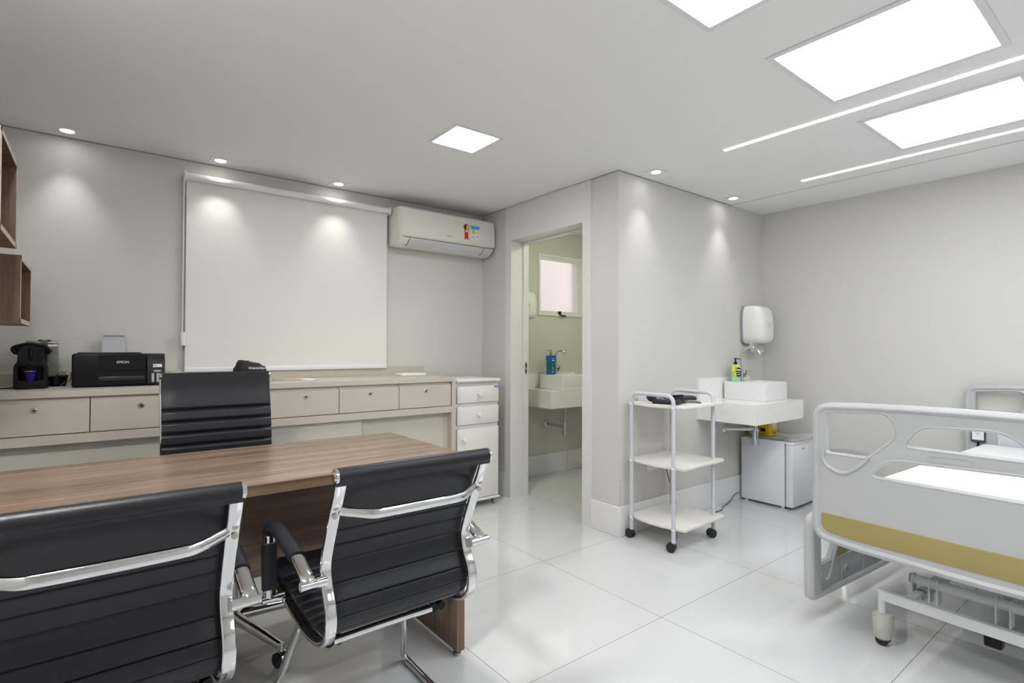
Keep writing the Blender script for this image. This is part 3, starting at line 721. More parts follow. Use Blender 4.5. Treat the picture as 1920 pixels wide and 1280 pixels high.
b = NB(); box(b, cx-.045, cx+.045, cy+.002, cy+.045, zt+.032, zt+.0385, .002, 1); obj('drip_grid', b, M_blackg, t)
b = NB(); prism(b, [(cx-.045, zt+.004)]+[(cx-.045+.009*k, zt+.010+.018*math.sin(math.pi*k/10)) for k in range(11)]+[(cx+.045, zt+.004)], lambda u, v, q: Vector((u, q, v)), cy-.003, cy+.002); obj('tray_arch', b, M_blackg, t)
b = NB(); tp = round_poly([(0, 0), (.13, 0), (.14, .12), (.125, .20), (.07, .232), (.0, .232)], .04)
prism(b, tp, lambda u, v, d: Vector((cx+d, cy+.120+u, zt+.004+v)), -.030, .092); obj('water_tank', b, M_tank, t)
b = NB(); prism(b, [(.085, .224), (.10, .238), (.12, .224)], lambda u, v, d: Vector((cx+d, cy+u, zt+v)), .03, .055)
for x in (.02, .05): box(b, cx+x, cx+x+.018, cy+.10, cy+.12, zt+.232, zt+.240, .002, 1)
obj('buttons', b, M_black, t)
b = lathe(NB(), [(.0175, 0), (.0185, .002), (.022, .02), (.0265, .043), (.0285, .048), (.0255, .048), (.022, .044), (.016, .006)], 32, (cx-.001, cy+.014, zt+.0385))
c = obj('cup', b, M_purple); c['label'] = 'small metallic purple cup inside the coffee machine'; c['category'] = 'cup'; center(c)
obj('cup_rim', lathe(NB(), [(.0265, .0455), (.0295, .047), (.0295, .049), (.0255, .0495)], 32, (cx-.001, cy+.014, zt+.0385)), M_chrome, c)
# black cups with wire handles
cups = []
for i, (x, y, lab) in enumerate(((-.150, 3.545, 'black espresso cup touching the right side of the coffee machine'), (-.1335, 3.640, 'black espresso cup with wire loop close beside the printer'))):
    t = thing('espresso_cup', lab, 'cup', (x, y, zt), group='black espresso cups by the printer')
    obj('bowl', lathe(NB(), [(.019, 0), (.021, .004), (.0285, .052), (.0295, .056), (.0265, .056), (.0255, .050), (.018, .006)], 28, (x, y, zt)), M_blackg, t)
    b = NB(); tube(b, [(x+.020, y-.014, zt+.012), (x+.036, y-.02, zt+.03), (x+.040, y-.018, zt+.062), (x+.030, y-.01, zt+.078), (x+.012, y, zt+.072), (x, y+.006, zt+.056)], .0016, 8, 6); obj('wire_handle', b, M_chrome, t)
# cables
b = tube(NB(), [(cx-.05, cy+.07, zt+.01), (cx-.10, cy+.06, zt+.004), (cx-.20, cy+.11, zt+.004), (cx-.3, cy+.22, zt+.004)], .0032, 8, 8)
tag(obj('power_cable', b, M_black), 'black power cable at the left edge beside the coffee machine', 'cable')
b = tube(NB(), [(-.175, 3.52, zt+.003), (-.13, 3.50, zt+.003), (-.10, 3.53, zt+.003), (-.092, 3.66, zt+.003), (-.15, 3.70, zt+.003)], .0022, 8, 8)
tag(obj('thin_cable', b, mat('white cable', (.7, .7, .7), .4)), 'thin white cable lying between coffee machine and printer', 'cable')
# pouch
b = NB(); rs = []
for i in range(19):
    u = i/18; xx = .640+.192*u; h = [0.02, .085, .115, .125, .128, .130, .127, .125, .122, .12, .118, .116, .112, .108, .104, .098, .090, .075, .02][i]; wv = .055*math.sin(math.pi*min(max(u, .05), .95))**.4
    rs.append(ring(b, [Vector((xx+.006*math.sin(i*2.1+j), 3.47+wv*math.cos(a)*(1+.06*math.sin(3*j+i)), zt+.001+(h/2)*(1+math.sin(a))*(1+.03*math.sin(i*1.3+j*2)))) for j, a in enumerate([2*math.pi*q/20 for q in range(20)])]))
for i in range(18): skin(b, rs[i], rs[i+1])
b.faces.new(rs[0]); b.faces.new(rs[-1])
p = obj('pouch', b, M_nylon, ang=80); tag(p, 'black nylon pouch with white lettering behind the swivel chair', 'pouch')
text('lettering', 'WelchAllyn', .0205, M_text, p, (.758, 3.4095, zt+.083), (1, 0, 0), (0, .35, 1), .0008, .95)
# papers and envelope, mouse-like pen
b = NB()
for k, (x0_, x1_, y0_, y1_, a) in enumerate(((.80, 1.09, 3.40, 3.61, -3), (.82, 1.12, 3.42, 3.60, 2), (.78, 1.06, 3.41, 3.62, 5))):
    q = box(NB(), x0_, x1_, y0_, y1_, zt+.0004+.002*k, zt+.0016+.002*k); bmesh.ops.rotate(q, cent=((x0_+x1_)/2, (y0_+y1_)/2, 0), matrix=Matrix.Rotation(R(a), 3, 'Z'), verts=q.verts[:])
    me_ = bpy.data.meshes.new('tmp'); q.to_mesh(me_); q.free(); o_ = bpy.data.objects.new('paper_sheet', me_); me_.materials.append(M_paper); col.objects.link(o_)
    tag(o_, ('white paper sheet, lowest of the stack beside the swivel chair', 'white paper sheet in the middle of the stack beside the swivel chair', 'white paper sheet just under the brown envelope')[k], 'paper', 'papers on the sideboard')
q = box(NB(), .79, 1.03, 3.42, 3.61, zt+.0066, zt+.0086, .0008, 1); bmesh.ops.rotate(q, cent=(.9, 3.5, 0), matrix=Matrix.Rotation(R(-4), 3, 'Z'), verts=q.verts[:])
tag(obj('envelope', q, M_kraft), 'brown kraft envelope on the papers beside the swivel chair', 'envelope')
q = box(NB(), .86, .925, 3.44, 3.47, zt+.0092, zt+.0175, .003, 2); tag(obj('folded_cloth', q, mat('blue grey cloth', (.45, .47, .58), .6)), 'small folded blue grey item on the brown envelope', 'cloth')
q = box(NB(), 1.775, 1.975, 3.575, 3.70, zt, zt+.018, .005, 3); tag(obj('flat_box', q, M_paper), 'flat white box on the right end of the sideboard', 'box')

# ================================================================ WALL CUBBIES
def cubby(label, xf, y0_, y1_, z0_, z1_):
    t = thing('wall_cubby', label, 'shelf', ((XL+xf)/2, (y0_+y1_)/2, z0_), group='open walnut wall boxes')
    th_ = .018
    for nm, q in (('bottom_panel', (XL, xf, y0_, y1_, z0_, z0_+th_)), ('top_panel', (XL, xf, y0_, y1_, z1_-th_, z1_)), ('side_panel', (XL, xf, y0_, y0_+th_, z0_+th_, z1_-th_)), ('side_panel', (XL, xf, y1_-th_, y1_, z0_+th_, z1_-th_)), ('back_panel', (XL, XL+.006, y0_+th_, y1_-th_, z0_+th_, z1_-th_))):
        obj(nm, box(NB(), *q), M_woodz, t)
    b = NB(); e = .0006
    for q in ((y0_, y1_, z0_, z0_+th_), (y0_, y1_, z1_-th_, z1_), (y0_, y0_+th_, z0_, z1_), (y1_-th_, y1_, z0_, z1_)): box(b, xf-.0002, xf+e, q[0], q[1], q[2], q[3])
    obj('edge_band', b, M_edge, t)
cubby('lower walnut wall box at the left edge above the coffee machine', -.232, 2.86, 3.30, 1.288, 1.556)
cubby('upper walnut wall box cut off by the left edge', -.232, 2.25, 2.69, 1.556, 1.872)

# ================================================================ SINKS
def sink_set(nm, where, X0, X1, Y0, YW, zb, ztp, sx0, sx1, szt, side_lab):
    t = thing('vanity_counter', 'white stone vanity counter '+where, 'counter', ((X0+X1)/2, (Y0+YW)/2, zb), group=None)
    b = NB(); box(b, X0, X1, Y0, YW, ztp-.018, ztp); obj('slab', b, M_quartz, t, smooth=False)
    b = NB(); box(b, X0, X1, Y0, Y0+.018, zb, ztp-.018); box(b, X0, X0+.018, Y0+.018, YW, zb, ztp-.018); box(b, X1-.018, X1, Y0+.018, YW, zb, ztp-.018); obj('apron', b, M_quartz, t)
    obj('backsplash', box(NB(), sx0, sx1, YW-.018, YW, ztp-.002, szt, .0008, 1), M_quartz, t)
    if sx0 <= X0: obj('splash_return', box(NB(), sx0-.0, X0+.0, YW-.018, YW, zb, ztp), M_quartz, t) if sx0 < X0 else None
    return t
def basin(label, x0, x1, y0, y1, z0, z1, dx, dy):
    """tap ledge at the wall side"""
    t = thing('washbasin', label, 'sink', ((x0+x1)/2, (y0+y1)/2, z0), group='square white washbasins')
    outer = round_poly([(x0, y0), (x1, y0), (x1, y1), (x0, y1)], .012, 4)
    hole = round_poly([(x0+.018, y0+.018), (x1-.018, y0+.018), (x1-.018, y1-.095), (x0+.018, y1-.095)], .03, 4)
    b = plate(outer, [hole], z1-z0, .004, 2); remap(b, lambda c: Vector((c.x, c.y, (z0+z1)/2+c.z)))
    obj('bowl', b, M_ceram, t)
    obj('bowl_floor', box(NB(), x0+.01, x1-.01, y0+.01, y1-.085, z0+.003, z0+.03), M_ceram, t)
    obj('drain', lathe(NB(), [(.022, 0), (.022, .003), (.012, .002)], 20, ((x0+x1)/2, (y0+y1)/2-.04, z0+.03)), M_chrome, t)
    return t
def faucet(label, x, y, z, dirv, h=.245, reach=.135, rad=.0105):
    t = thing('faucet', label, 'faucet', (x, y, z), group='chrome gooseneck faucets')
    d = Vector(dirv).normalized(); s = Vector((-d.y, d.x, 0)); P = Vector((x, y, z))
    obj('base', lathe(NB(), [(.022, 0), (.022, .006), (.0165, .009), (.0155, .10), (.011, .104)], 24, tuple(P)), M_chrome, t)
    pts = [P+Vector((0, 0, .09)), P+Vector((0, 0, h-.085)), P+Vector((0, 0, h-.06))]
    rr = reach/2
    for k in range(1, 10):
        a = math.pi-math.pi*.93*k/9; pts.append(P+d*(rr+rr*math.cos(a))+Vector((0, 0, h-.06+rr*.95*math.sin(a))))
    obj('spout', tube(NB(), pts, rad, 16, 4), M_chrome, t)
    b = NB(); q = P+s*-.0+d*.017+Vector((0, 0, .05))
    box(b, -.004, .014, -.011, .011, -.022, .038, .003, 2); 
    remap(b, lambda c: q+d*(c.x+.012+.010*c.z/.03)+s*c.y+Vector((0, 0, c.z)))
    cyl(b, q-d*.01, q+d*.014, .009, 14); obj('handle', b, M_chrome, t)
    return t
def trap(label, xw, yw, zc, xc, yc, ztop, zbot, stem_top):
    t = thing('bottle_trap', label, 'pipe', (xw, yw, zc), group='chrome bottle traps')
    b = NB(); pr = [(.037, 0), (.036, .004), (.026, .014), (.018, .018)]
    b = lathe(NB(), pr, 24); remap(b, lambda c: Vector((xw+c.x, yw-c.z, zc+c.y))); obj('wall_flange', b, M_chrome, t)
    b = NB(); cyl(b, (xw, yw-.006, zc), (xc, yc, zc+.004), .0155, 18); obj('pipe', b, M_chrome, t)
    b = lathe(NB(), [(.001, zbot), (.024, zbot), (.0255, zbot+.004), (.0255, ztop-.012), (.022, ztop-.010), (.022, ztop-.002), (.015, ztop)], 24, (xc, yc, 0)); obj('cup', b, M_steel if 'bathroom' in label else M_chrome, t)
    b = NB(); cyl(b, (xc, yc, ztop-.004), (xc, yc, stem_top), .0145 if 'bathroom' not in label else .010, 18); obj('tailpipe', b, M_steel, t)
    return t
# right-hand sink
sink_set('a', 'on the wall beside the corner above the small fridge', 3.515, 4.225, 1.827, YS, .677, .815, 3.505, 4.240, .977, '')
basin('square white washbasin on the counter above the fridge', 3.815, 4.165, 1.915, 2.235, .815, .948, 1, 0)
faucet('chrome gooseneck faucet beside the green soap', 3.988, 2.185, .948, (.12, -1, 0), .255, .14, .0115)
trap('chrome bottle trap under the counter beside the yellow box', 3.885, YS, .575, 4.035, 2.10, .590, .458, .70)
# bathroom sink
sink_set('b', 'in the bathroom behind the doorway', 3.115, 3.90, 3.435, YBB, .672, .825, 3.05, 3.79, .965, '')
basin('square white washbasin seen through the bathroom doorway', 3.272, 3.622, 3.452, 3.765, .825, .955, 1, 0)
faucet('chrome gooseneck faucet beside the blue bottle in the bathroom', 3.440, 3.725, .955, (.5, -.85, 0), .235, .095, .0095)
trap('steel bottle trap under the bathroom counter', 3.434, YBB, .475, 3.40, 3.555, .545, .405, .68)
b = cyl(NB(), (3.25, 3.56, .655), (3.25, 3.56, .809), .018, 18); cyl(b, (3.25, 3.56, .645), (3.25, 3.56, .66), .012, 18)
tag(obj('counter_fixing', b, M_steel), 'small steel fitting under the bathroom counter', 'fitting')
# bottles
def soap(name, label, x, y, z, w_, d_, h, mats, ph):
    t = thing(name, label, 'bottle', (x, y, z))
    b = NB(); o = round_poly([(-w_/2, -d_/2), (w_/2, -d_/2), (w_/2, d_/2), (-w_/2, d_/2)], .012, 4)
    hs = [0, .004, h*.5, h-.012, h-.004, h]; ks = [.93, 1, 1, 1, .92, .5] if mats[0] is M_green else [.86, .90, .97, 1.05, 1.0, .35]
    rs = [ring(b, [Vector((x+u*k, y+v*k, z+q)) for u, v in o]) for q, k in zip(hs, ks)]
    for i in range(5): skin(b, rs[i], rs[i+1])
    b.faces.new(rs[0]); b.faces.new(rs[-1]); obj('bottle_body', b, mats[0], t)
    pm = mats[1]
    b = lathe(NB(), [(.0125, 0), (.0125, .020), (.006, .022), (.0045, .040), (.010, .042), (.010, .050)], 20, (x, y, z+h-.002))
    q = Vector((x, y, z+h+.044)); dd = ph.normalized(); cyl(b, q-dd*.006, q+dd*.034+Vector((0, 0, -.004)), .0035, 10)
    obj('pump', b, pm, t); return t
fd = Vector((-.616, -.788, 0))   # towards the room
sd = Vector((.788, -.616, 0))
t = soap('soap_bottle', 'green liquid soap bottle with black pump on the right washbasin', 3.902, 2.187, .948, .068, .045, .130, (M_green, M_black), sd*1.0)
b = NB(); box(b, 3.8705, 3.9335, 2.1635, 2.166, .985, 1.066); lb = obj('label', b, M_lime, t)
b = NB(); box(b, 3.8705, 3.892, 2.1625, 2.164, 1.022, 1.066); box(b, 3.912, 3.9335, 2.1625, 2.164, 1.048, 1.066); box(b, 3.885, 3.905, 2.1625, 2.164, .99, 1.01); obj('lemon_print', b, M_yel2, lb)
b = NB(); prism(b, [(3.903, .990), (3.918, .982), (3.933, .990), (3.933, 1.045), (3.918, 1.058), (3.903, 1.045)], lambda u, v, q: Vector((u, q, v)), 2.1612, 2.164); bd = obj('badge', b, M_btext, lb)
b = NB(); box(b, 3.905, 3.931, 2.1605, 2.162, 1.030, 1.040); box(b, 3.907, 3.929, 2.1605, 2.162, 1.014, 1.017); box(b, 3.909, 3.927, 2.1605, 2.162, .998, 1.003); obj('badge_print', b, M_text, bd)
b = NB(); box(b, 3.934, 3.9365, 2.168, 2.205, .985, 1.066); obj('side_label', b, M_grn, t)
t.rotation_euler = (0, 0, R(-46))
t = soap('shampoo_bottle', 'blue and teal bottle with gold pump on the bathroom washbasin', 3.352, 3.700, .955, .084, .050, .180, (M_blue, M_gold), sd*-1.0)
b = NB(); o = round_poly([(-.0415, -.0255), (.0415, -.0255), (.0415, .0255), (-.0415, .0255)], .010, 4)
rs = [ring(b, [Vector((3.352+u*k, 3.700+v*k, q)) for u, v in o]) for q, k in ((.985, .93), (1.02, .96), (1.075, .985))]; skin(b, rs[0], rs[1]); skin(b, rs[1], rs[2]); b.faces.new(rs[0]); b.faces.new(rs[2])
remap(b, lambda c: Vector((3.352+(c.x-3.352)*1.01, 3.700+(c.y-3.700)*1.02, c.z))); lb = obj('teal_band', b, M_teal, t)
b = NB()
for z_, w_ in ((1.10, .018), (1.085, .022), (1.082, .02), (1.05, .012), (1.02, .012), (1.005, .016), (.985, .018), (.972, .012)): box(b, 3.362, 3.362+w_, 3.6718, 3.6735, z_, z_+.004)
obj('label_print', b, M_text, lb); t.rotation_euler = (0, 0, R(-34))
# towel dispensers
def dispenser(label, x0, x1, yw, z0, z1, dep):
    t = thing('paper_towel_dispenser', label, 'towel dispenser', ((x0+x1)/2, yw, z0), group='white paper towel dispensers')
    w_ = x1-x0; h = z1-z0; cxx = (x0+x1)/2; czz = (z0+z1)/2; b = NB(); rs = []
    for k, q in ((1.0, 0), (1.0, .35), (.985, .6), (.93, .82), (.80, .94), (.55, 1.0)):
        o = round_poly([(-w_/2*k*.90, -h/2*(.25+.75*k)), (w_/2*k*.90, -h/2*(.25+.75*k)), (w_/2*k*1.0, h*.05), (w_/2*k*.93, h/2*k*.75), (w_/2*k*.72, h/2*k), (-w_/2*k*.72, h/2*k), (-w_/2*k*.93, h/2*k*.75), (-w_/2*k*1.0, h*.05)], .05, 4)
        rs.append(ring(b, [Vector((cxx+u, yw-.012-q*(dep-.012)*(1-.20*max(0, v/h+.0)), czz+v)) for u, v in o]))
    for i in range(5): skin(b, rs[i], rs[i+1])
    b.faces.new(rs[0]); b.faces.new(rs[-1]); obj('cover', b, M_plast, t, ang=50)
    o = round_poly([(-w_/2*.95, -h/2*1.02), (w_/2*.95, -h/2*1.02), (w_/2*1.04, h*.05), (w_/2*.97, h/2*.78), (w_/2*.75, h/2*1.02), (-w_/2*.75, h/2*1.02), (-w_/2*.97, h/2*.78), (-w_/2*1.04, h*.05)], .05, 4)
    b = NB(); prism(b, o, lambda u, v, q: Vector((cxx+u, q, czz+v)), yw-.022, yw); obj('back_plate', b, M_towel, t)
    b = NB(); box(b, cxx-.004, cxx+.004, yw-dep*.99-.001, yw-dep*.9, czz-.03, czz+.012, .002, 1); obj('level_window', b, M_gtext, t)
    return t
t = dispenser('white paper towel dispenser in the corner above the faucet', 4.115, 4.350, YS, 1.238, 1.545, .182)
b = NB(); g = []
for i in range(7):
    z_ = 1.250-.0135*i; k = 1-.12*i/6
    g.append([Vector((4.205+(j/10-.5)*.195*k+.004*i, 2.172-.02*(j/10-.5)+.005*math.sin(j*1.1+i)+.002*i, z_+.006*math.sin(j*.8)*i/6)) for j in range(11)])
quadmesh(b, g); bmesh.ops.solidify(b, geom=b.faces[:], thickness=.001); tag(obj('paper_towel', b, M_paper), 'white paper towel hanging out of the dispenser in the corner', 'paper towel')
dispenser('white dispenser on the bathroom wall half hidden by the door jamb', 2.96, 3.20, YBB, 1.46, 1.72, .16)
# cord and outlet
b = NB(); box(b, 2.918, 3.04, YS-.007, YS, .378, .432, .002, 1); t = tag(obj('wall_outlet', b, M_plast), 'white wall outlet behind the trolley', 'outlet')
b = NB()
for x in (2.955, 2.965, 3.0): cyl(b, (x, YS-.0075, .405), (x, YS-.0065, .405), .003, 10)
obj('socket_hole', b, M_dark, t)
b = tube(NB(), [(3.035, 2.245, .415), (3.055, 2.235, .412), (3.085, 2.235, .385), (3.13, 2.235, .28), (3.195, 2.235, .135), (3.26, 2.235, .03), (3.34, 2.225, .004), (3.50, 2.19, .004), (3.66, 2.17, .004), (3.76, 2.21, .004), (3.88, 2.235, .006), (3.98, 2.24, .05), (4.05, 2.24, .06)], .0035, 8, 8)
tag(obj('fridge_cord', b, mat('dark cord', (.10, .10, .13), .5)), 'dark power cord running along the wall from outlet to fridge', 'cable')

# ================================================================ MINI FRIDGE
x0, x1, y0, y1 = 4.070, 4.452, 1.838, 2.235
t = thing('mini_fridge', 'small white fridge on the floor under the right sink', 'fridge', ((x0+x1)/2, (y0+y1)/2, 0))
obj('cabinet_body', box(NB(), x0, x1, y0+.060, y1, .018, .500, .004, 2), M_fridge, t)
dr = obj('door', box(NB(), x0, x1, y0, y0+.052, .020, .480, .008, 3), M_fridge, t)
obj('door_cap', box(NB(), x0-.001, x1+.001, y0-.001, y0+.053, .478, .502, .006, 3), M_plast, dr)
obj('gasket', box(NB(), x0+.006, x1-.006, y0+.050, y0+.062, .025, .495), M_gtext, t)
for x in (x0+.03, x1-.03):
    for y in (y0+.085, y1-.03): obj('foot', cyl(NB(), (x, y, 0), (x, y, .020), .014, 16), M_plast, t)
text('badge_lettering', 'Midea', .016, M_gtext, dr, (4.245, y0-.0006, .445), (1, 0, 0), (0, 0, 1))
# papers on the fridge, sharps box
b = NB(); g = []
for i in range(9):
    g.append([Vector((4.10+.35*j/10, 1.822+.36*i/8-(.012*j/10), (.507 if i else .509)+.030*max(0, (j-4)/6)**2*max(0, 1-i/5)+.006*max(0, 1-i/3)+.004*math.sin(j*.7+i*.5)**2)) for j in range(11)])
quadmesh(b, g); bmesh.ops.solidify(b, geom=b.faces[:], thickness=.0025)
t = obj('magazine', b, mat('glossy paper', (.92, .92, .93), .75, spec=.2)); tag(t, 'curled white magazine on top of the small fridge', 'magazine')
b = NB(); prism(b, round_poly([(4.12, 1.93), (4.17, 1.91), (4.20, 1.95), (4.15, 1.97)], .01), lambda u, v, q: Vector((u, v, q)), .5115, .5125); obj('printed_figure', b, M_gtext, t)
sb = [4.170, 4.305, 2.06, 2.225]
t = thing('sharps_box', 'yellow cardboard sharps box on the fridge under the sink', 'box', (4.25, 2.14, .514))
b = box(NB(), sb[0], sb[1], sb[2], sb[3], .514, .664, .001, 1); obj('carton', b, M_boxy, t)
b = NB(); prism(b, [(4.215, .612), (4.295, .612), (4.255, .555)], lambda u, v, q: Vector((u, q, v)), sb[2]-.0008, sb[2]+.0005); wt = obj('warning_triangle', b, M_text, t)
b = NB()
for q in ((4.205, 4.305, .545, .549), (4.23, 4.28, .528, .538), (4.315, 4.328, .536, .556)): box(b, q[0], q[1], sb[2]-.0006, sb[2]+.0005, q[2], q[3])
obj('front_print', b, mat('dark yellow print', (.16, .13, .01), .5), t)
b = NB(); box(b, sb[0]-.0006, sb[0]+.0005, 2.09, 2.13, .545, .575); box(b, sb[0]-.0006, sb[0]+.0005, 2.14, 2.18, .545, .575); box(b, sb[0]-.0006, sb[0]+.0005, 2.09, 2.18, .525, .53); obj('side_print', b, M_btext, t)

# ================================================================ TROLLEY
t = thing('trolley', 'white three-shelf trolley with grey tube frame on black casters', 'trolley', (2.90, 2.05, 0))
XA, XB, YA, YC, zr = 2.692, 3.112, 1.897, 2.207, .915
for X in (XA, XB):
    r0 = .042
    pts = [(X, YA, .055), (X, YA, .5), (X, YA, zr-r0)]+[(X, YA+r0-r0*math.cos(R(a)), zr-r0+r0*math.sin(R(a))) for a in (22, 45, 67)]+[(X, YA+r0, zr), (X, YC-r0, zr)]+[(X, YC-r0+r0*math.sin(R(a)), zr-r0+r0*math.cos(R(a))) for a in (22, 45, 67)]+[(X, YC, zr-r0), (X, YC, .5), (X, YC, .055)]
    obj('tube_frame', tube(NB(), pts, .0122, 16, smooth=False, side=(1, 0, 0)), M_greyplas, t)
for z_ in (.837, .478, .122):
    o = [(2.722, 1.850)]
    n = 12
    for i in range(n+1): o.append((2.716-.034*math.sin(math.pi*i/n), 1.858+.382*i/n))
    o += [(2.722, 2.248)]; q = [(5.862-.022-u, v) for u, v in o[::-1]]
    o2 = o+[( (3.124), 2.248)]+[(3.128+.040*math.sin(math.pi*i/n)+.006, 2.240-.382*i/n) for i in range(n+1)]+[(3.124, 1.850)]
    o2 = [(2.716, 1.838)]+o[1:-1]+[(2.716, 2.25), (3.165, 2.25), (3.168, 2.235)]+[(3.135+.022*(1-math.sin(math.pi*i/n)), 2.215-.30*i/n) for i in range(1, n)]+[(3.178, 1.885), (3.172, 1.858), (3.15, 1.846)]
    b = plate(o2, [], .018, .004, 2); remap(b, lambda c: Vector((c.x, c.y, z_+.009+c.z)))
    sh = obj('shelf', b, M_shelf, t)
    for X, sx in ((XA, -1), ):
        for Y in (YA, YC):
            b = lathe(NB(), [(.0095, 0), (.009, .003), (.005, .0055)], 16); remap(b, lambda c: Vector((X-.011-c.z, Y-.003+c.x, z_+.009+c.y))); obj('screw_cover', b, M_plast, sh)
for X, Y, a in ((XA, YA, 20), (XA, YC, -10), (XB, YA, 60), (XB, YC, 10)):
    b = NB(); d = Vector((math.cos(R(a)), math.sin(R(a)), 0)); s = Vector((-d.y, d.x, 0)); c0 = Vector((X, Y, .0255))+s*.012
    for q in (-1, 1): cyl(b, c0+d*q*.004, c0+d*q*.019, .0255, 24)
    ca = obj('caster', b, M_rubber, t)
    b = NB(); path = [c0+s*(.0275*math.cos(x))+Vector((0, 0, .0275*math.sin(x))) for x in [R(18*i+5) for i in range(10)]]; sweep(b, path, rrect(.032, .005, .001, 1), d); obj('caster_hood', b, M_rubber, ca)
    b = cyl(NB(), (X, Y, .045), (X, Y, .062), .008, 14); obj('stem', b, M_chrome, ca)
# things on the trolley (blood pressure cuff, gauge, box, case)
zs = .8555
b = box(NB(), 2.795, 2.865, 2.175, 2.235, zs, zs+.040, .001, 1); tag(obj('small_carton', b, mat('cream carton', (.72, .69, .64), .6)), 'small cream carton at the back of the top shelf', 'box')
b = box(NB(), 2.905, 2.985, 2.190, 2.240, zs, zs+.044, .001, 1); t2 = obj('grey_carton', b, mat('grey carton', (.45, .45, .47), .5)); tag(t2, 'small grey and white carton behind the black cuff', 'box')
obj('white_face', box(NB(), 2.9045, 2.935, 2.1885, 2.1895, zs, zs+.044), M_paper, t2)
t = thing('blood_pressure_cuff', 'black blood pressure cuff with a pale bulb on the trolley', 'medical device', (2.80, 1.98, zs))
b = NB(); box(b, -.085, .085, -.035, .035, 0, .026, .010, 3); T_ = Matrix.Translation((2.78, 2.005, zs)) @ Matrix.Rotation(R(-76), 4, 'Z'); b.transform(T_)
obj('cuff', b, M_cuff, t)
b = NB(); rs = []
for i in range(12):
    u = i/11; r0 = .003+.024*math.sin(math.pi*min(u*1.05, 1))**.6; c0 = Vector((2.745, 2.06, zs+.030)).lerp(Vector((2.765, 2.145, zs+.040)), u)
    dv = Vector((.02, .085, .01)).normalized(); s1 = Vector((1, 0, 0)); s1 = (s1-dv*s1.dot(dv)).normalized(); s2 = dv.cross(s1)
    rs.append(ring(b, [c0+s1*r0*math.cos(2*math.pi*j/16)+s2*r0*math.sin(2*math.pi*j/16) for j in range(16)]))
for i in range(11): skin(b, rs[i], rs[i+1])
b.faces.new(rs[0]); b.faces.new(rs[-1]); obj('inflation_bulb', b, M_cuff, t)
b = lathe(NB(), [(.001, 0), (.020, .002), (.026, .008), (.026, .016), (.020, .020), (.001, .021)], 24, (0, 0, 0), 1.3, .9); b.transform(Matrix.Translation((2.865, 2.075, zs+.030)) @ Matrix.Rotation(R(25), 4, 'Y')); obj('gauge', b, mat('pale gauge', (.50, .50, .46), .3), t)
b = NB(); tube(b, [(2.79, 1.97, zs+.03), (2.84, 1.96, zs+.042), (2.90, 1.97, zs+.040), (2.93, 2.01, zs+.034), (2.90, 2.05, zs+.030), (2.85, 2.03, zs+.038), (2.83, 1.99, zs+.046), (2.87, 1.965, zs+.050), (2.93, 1.985, zs+.040), (2.95, 2.03, zs+.020), (2.91, 2.06, zs+.016), (2.84, 2.03, zs+.014)], .0065, 12, 8); obj('rubber_hose', b, M_blackg, t)
b = NB(); box(b, 2.83, 2.93, 1.96, 2.04, zs, zs+.026, .010, 3); obj('folded_strap', b, M_cuff, t)
b = tube(NB(), [(2.87, 1.945, zs+.014), (2.91, 1.915, zs+.012), (2.965, 1.890, zs+.006)], .005, 10, 6); tag(obj('metal_pen', b, mat('dark steel', (.12, .12, .13), .3, metal=.6)), 'short dark metal pen in front of the cuff', 'pen')
b = NB(); box(b, -.105, .105, -.045, .045, 0, .024, .010, 3); b.transform(Matrix.Translation((3.02, 2.085, zs+.010)) @ Matrix.Rotation(R(-42), 4, 'Z') @ Matrix.Rotation(R(1.5), 4, 'Y')); tag(obj('instrument_case', b, M_cuff), 'long black padded case on the right of the top shelf', 'case')
b = NB(); box(b, -.055, .055, -.030, .030, 0, .009, .002, 2); b.transform(Matrix.Translation((2.975, 1.975, zs)) @ Matrix.Rotation(R(-42), 4, 'Z')); tag(obj('silver_box', b, mat('pale silver', (.6, .62, .64), .25, metal=.3)), 'flat silver box under the black padded case', 'box')

# ================================================================ STEEL LID BIN
t = thing('pedal_bin', 'round bin with domed brushed steel lid seen through the footboard', 'bin', (4.0, 1.45, 0))
obj('bin_body', lathe(NB(), [(.135, 0), (.140, .01), (.142, .44), (.140, .455)], 40, (4.0, 1.45, 0)), M_steel, t)
obj('lid', lathe(NB(), [(.150, .455), (.152, .468), (.135, .488), (.10, .506), (.05, .518), (.001, .522)], 40, (4.0, 1.45, 0)), M_steel, t)
obj('pedal', box(NB(), 3.84, 3.88, 1.42, 1.48, .004, .014, .003, 1), M_black, t)

# ================================================================ HOSPITAL BED   (u = length, v = across, towards the sink wall)
BX, BY, BA = 2.415, .487, R(-2.6)
bed = thing('hospital_bed', 'white hospital bed with moulded boards and ochre stripe', 'bed', (BX, BY, 0), BA)
def bpl(outer, holes, dep, bev, u): 
    b = plate(outer, holes, dep, bev, 3); return remap(b, lambda c: Vector((u+c.z, c.x, c.y)))
half = [(0, .985, .3), (.30, .979, .2), (.527, .966, .075), (.527, .70, .1), (.529, .395, .11), (.40, .381, .1), (0, .372, .1)]
outer = [(v, z_, r) for v, z_, r in half]+[(-v, z_, r) for v, z_, r in half[1:-1]][::-1]
OUT = round_poly(outer, .05, 8)
h1 = round_poly([(.468, .927, .012), (.245, .944, .10), (.215, .865, .06), (.318, .765, .006), (.470, .764, .012)], .02, 7)
h2 = round_poly([(.190, .829, .022), (.138, .902, .035), (-.100, .914, .06), (-.178, .829, .022)], .02, 7)
h3 = round_poly([(.310, .694, .030), (.250, .763, .045), (-.240, .777, .045), (-.300, .694, .030)], .02, 7)
def mir(p): return [(-v, z_) for v, z_ in p][::-1]
HOLES = [h1, mir(h1), h2, h3]
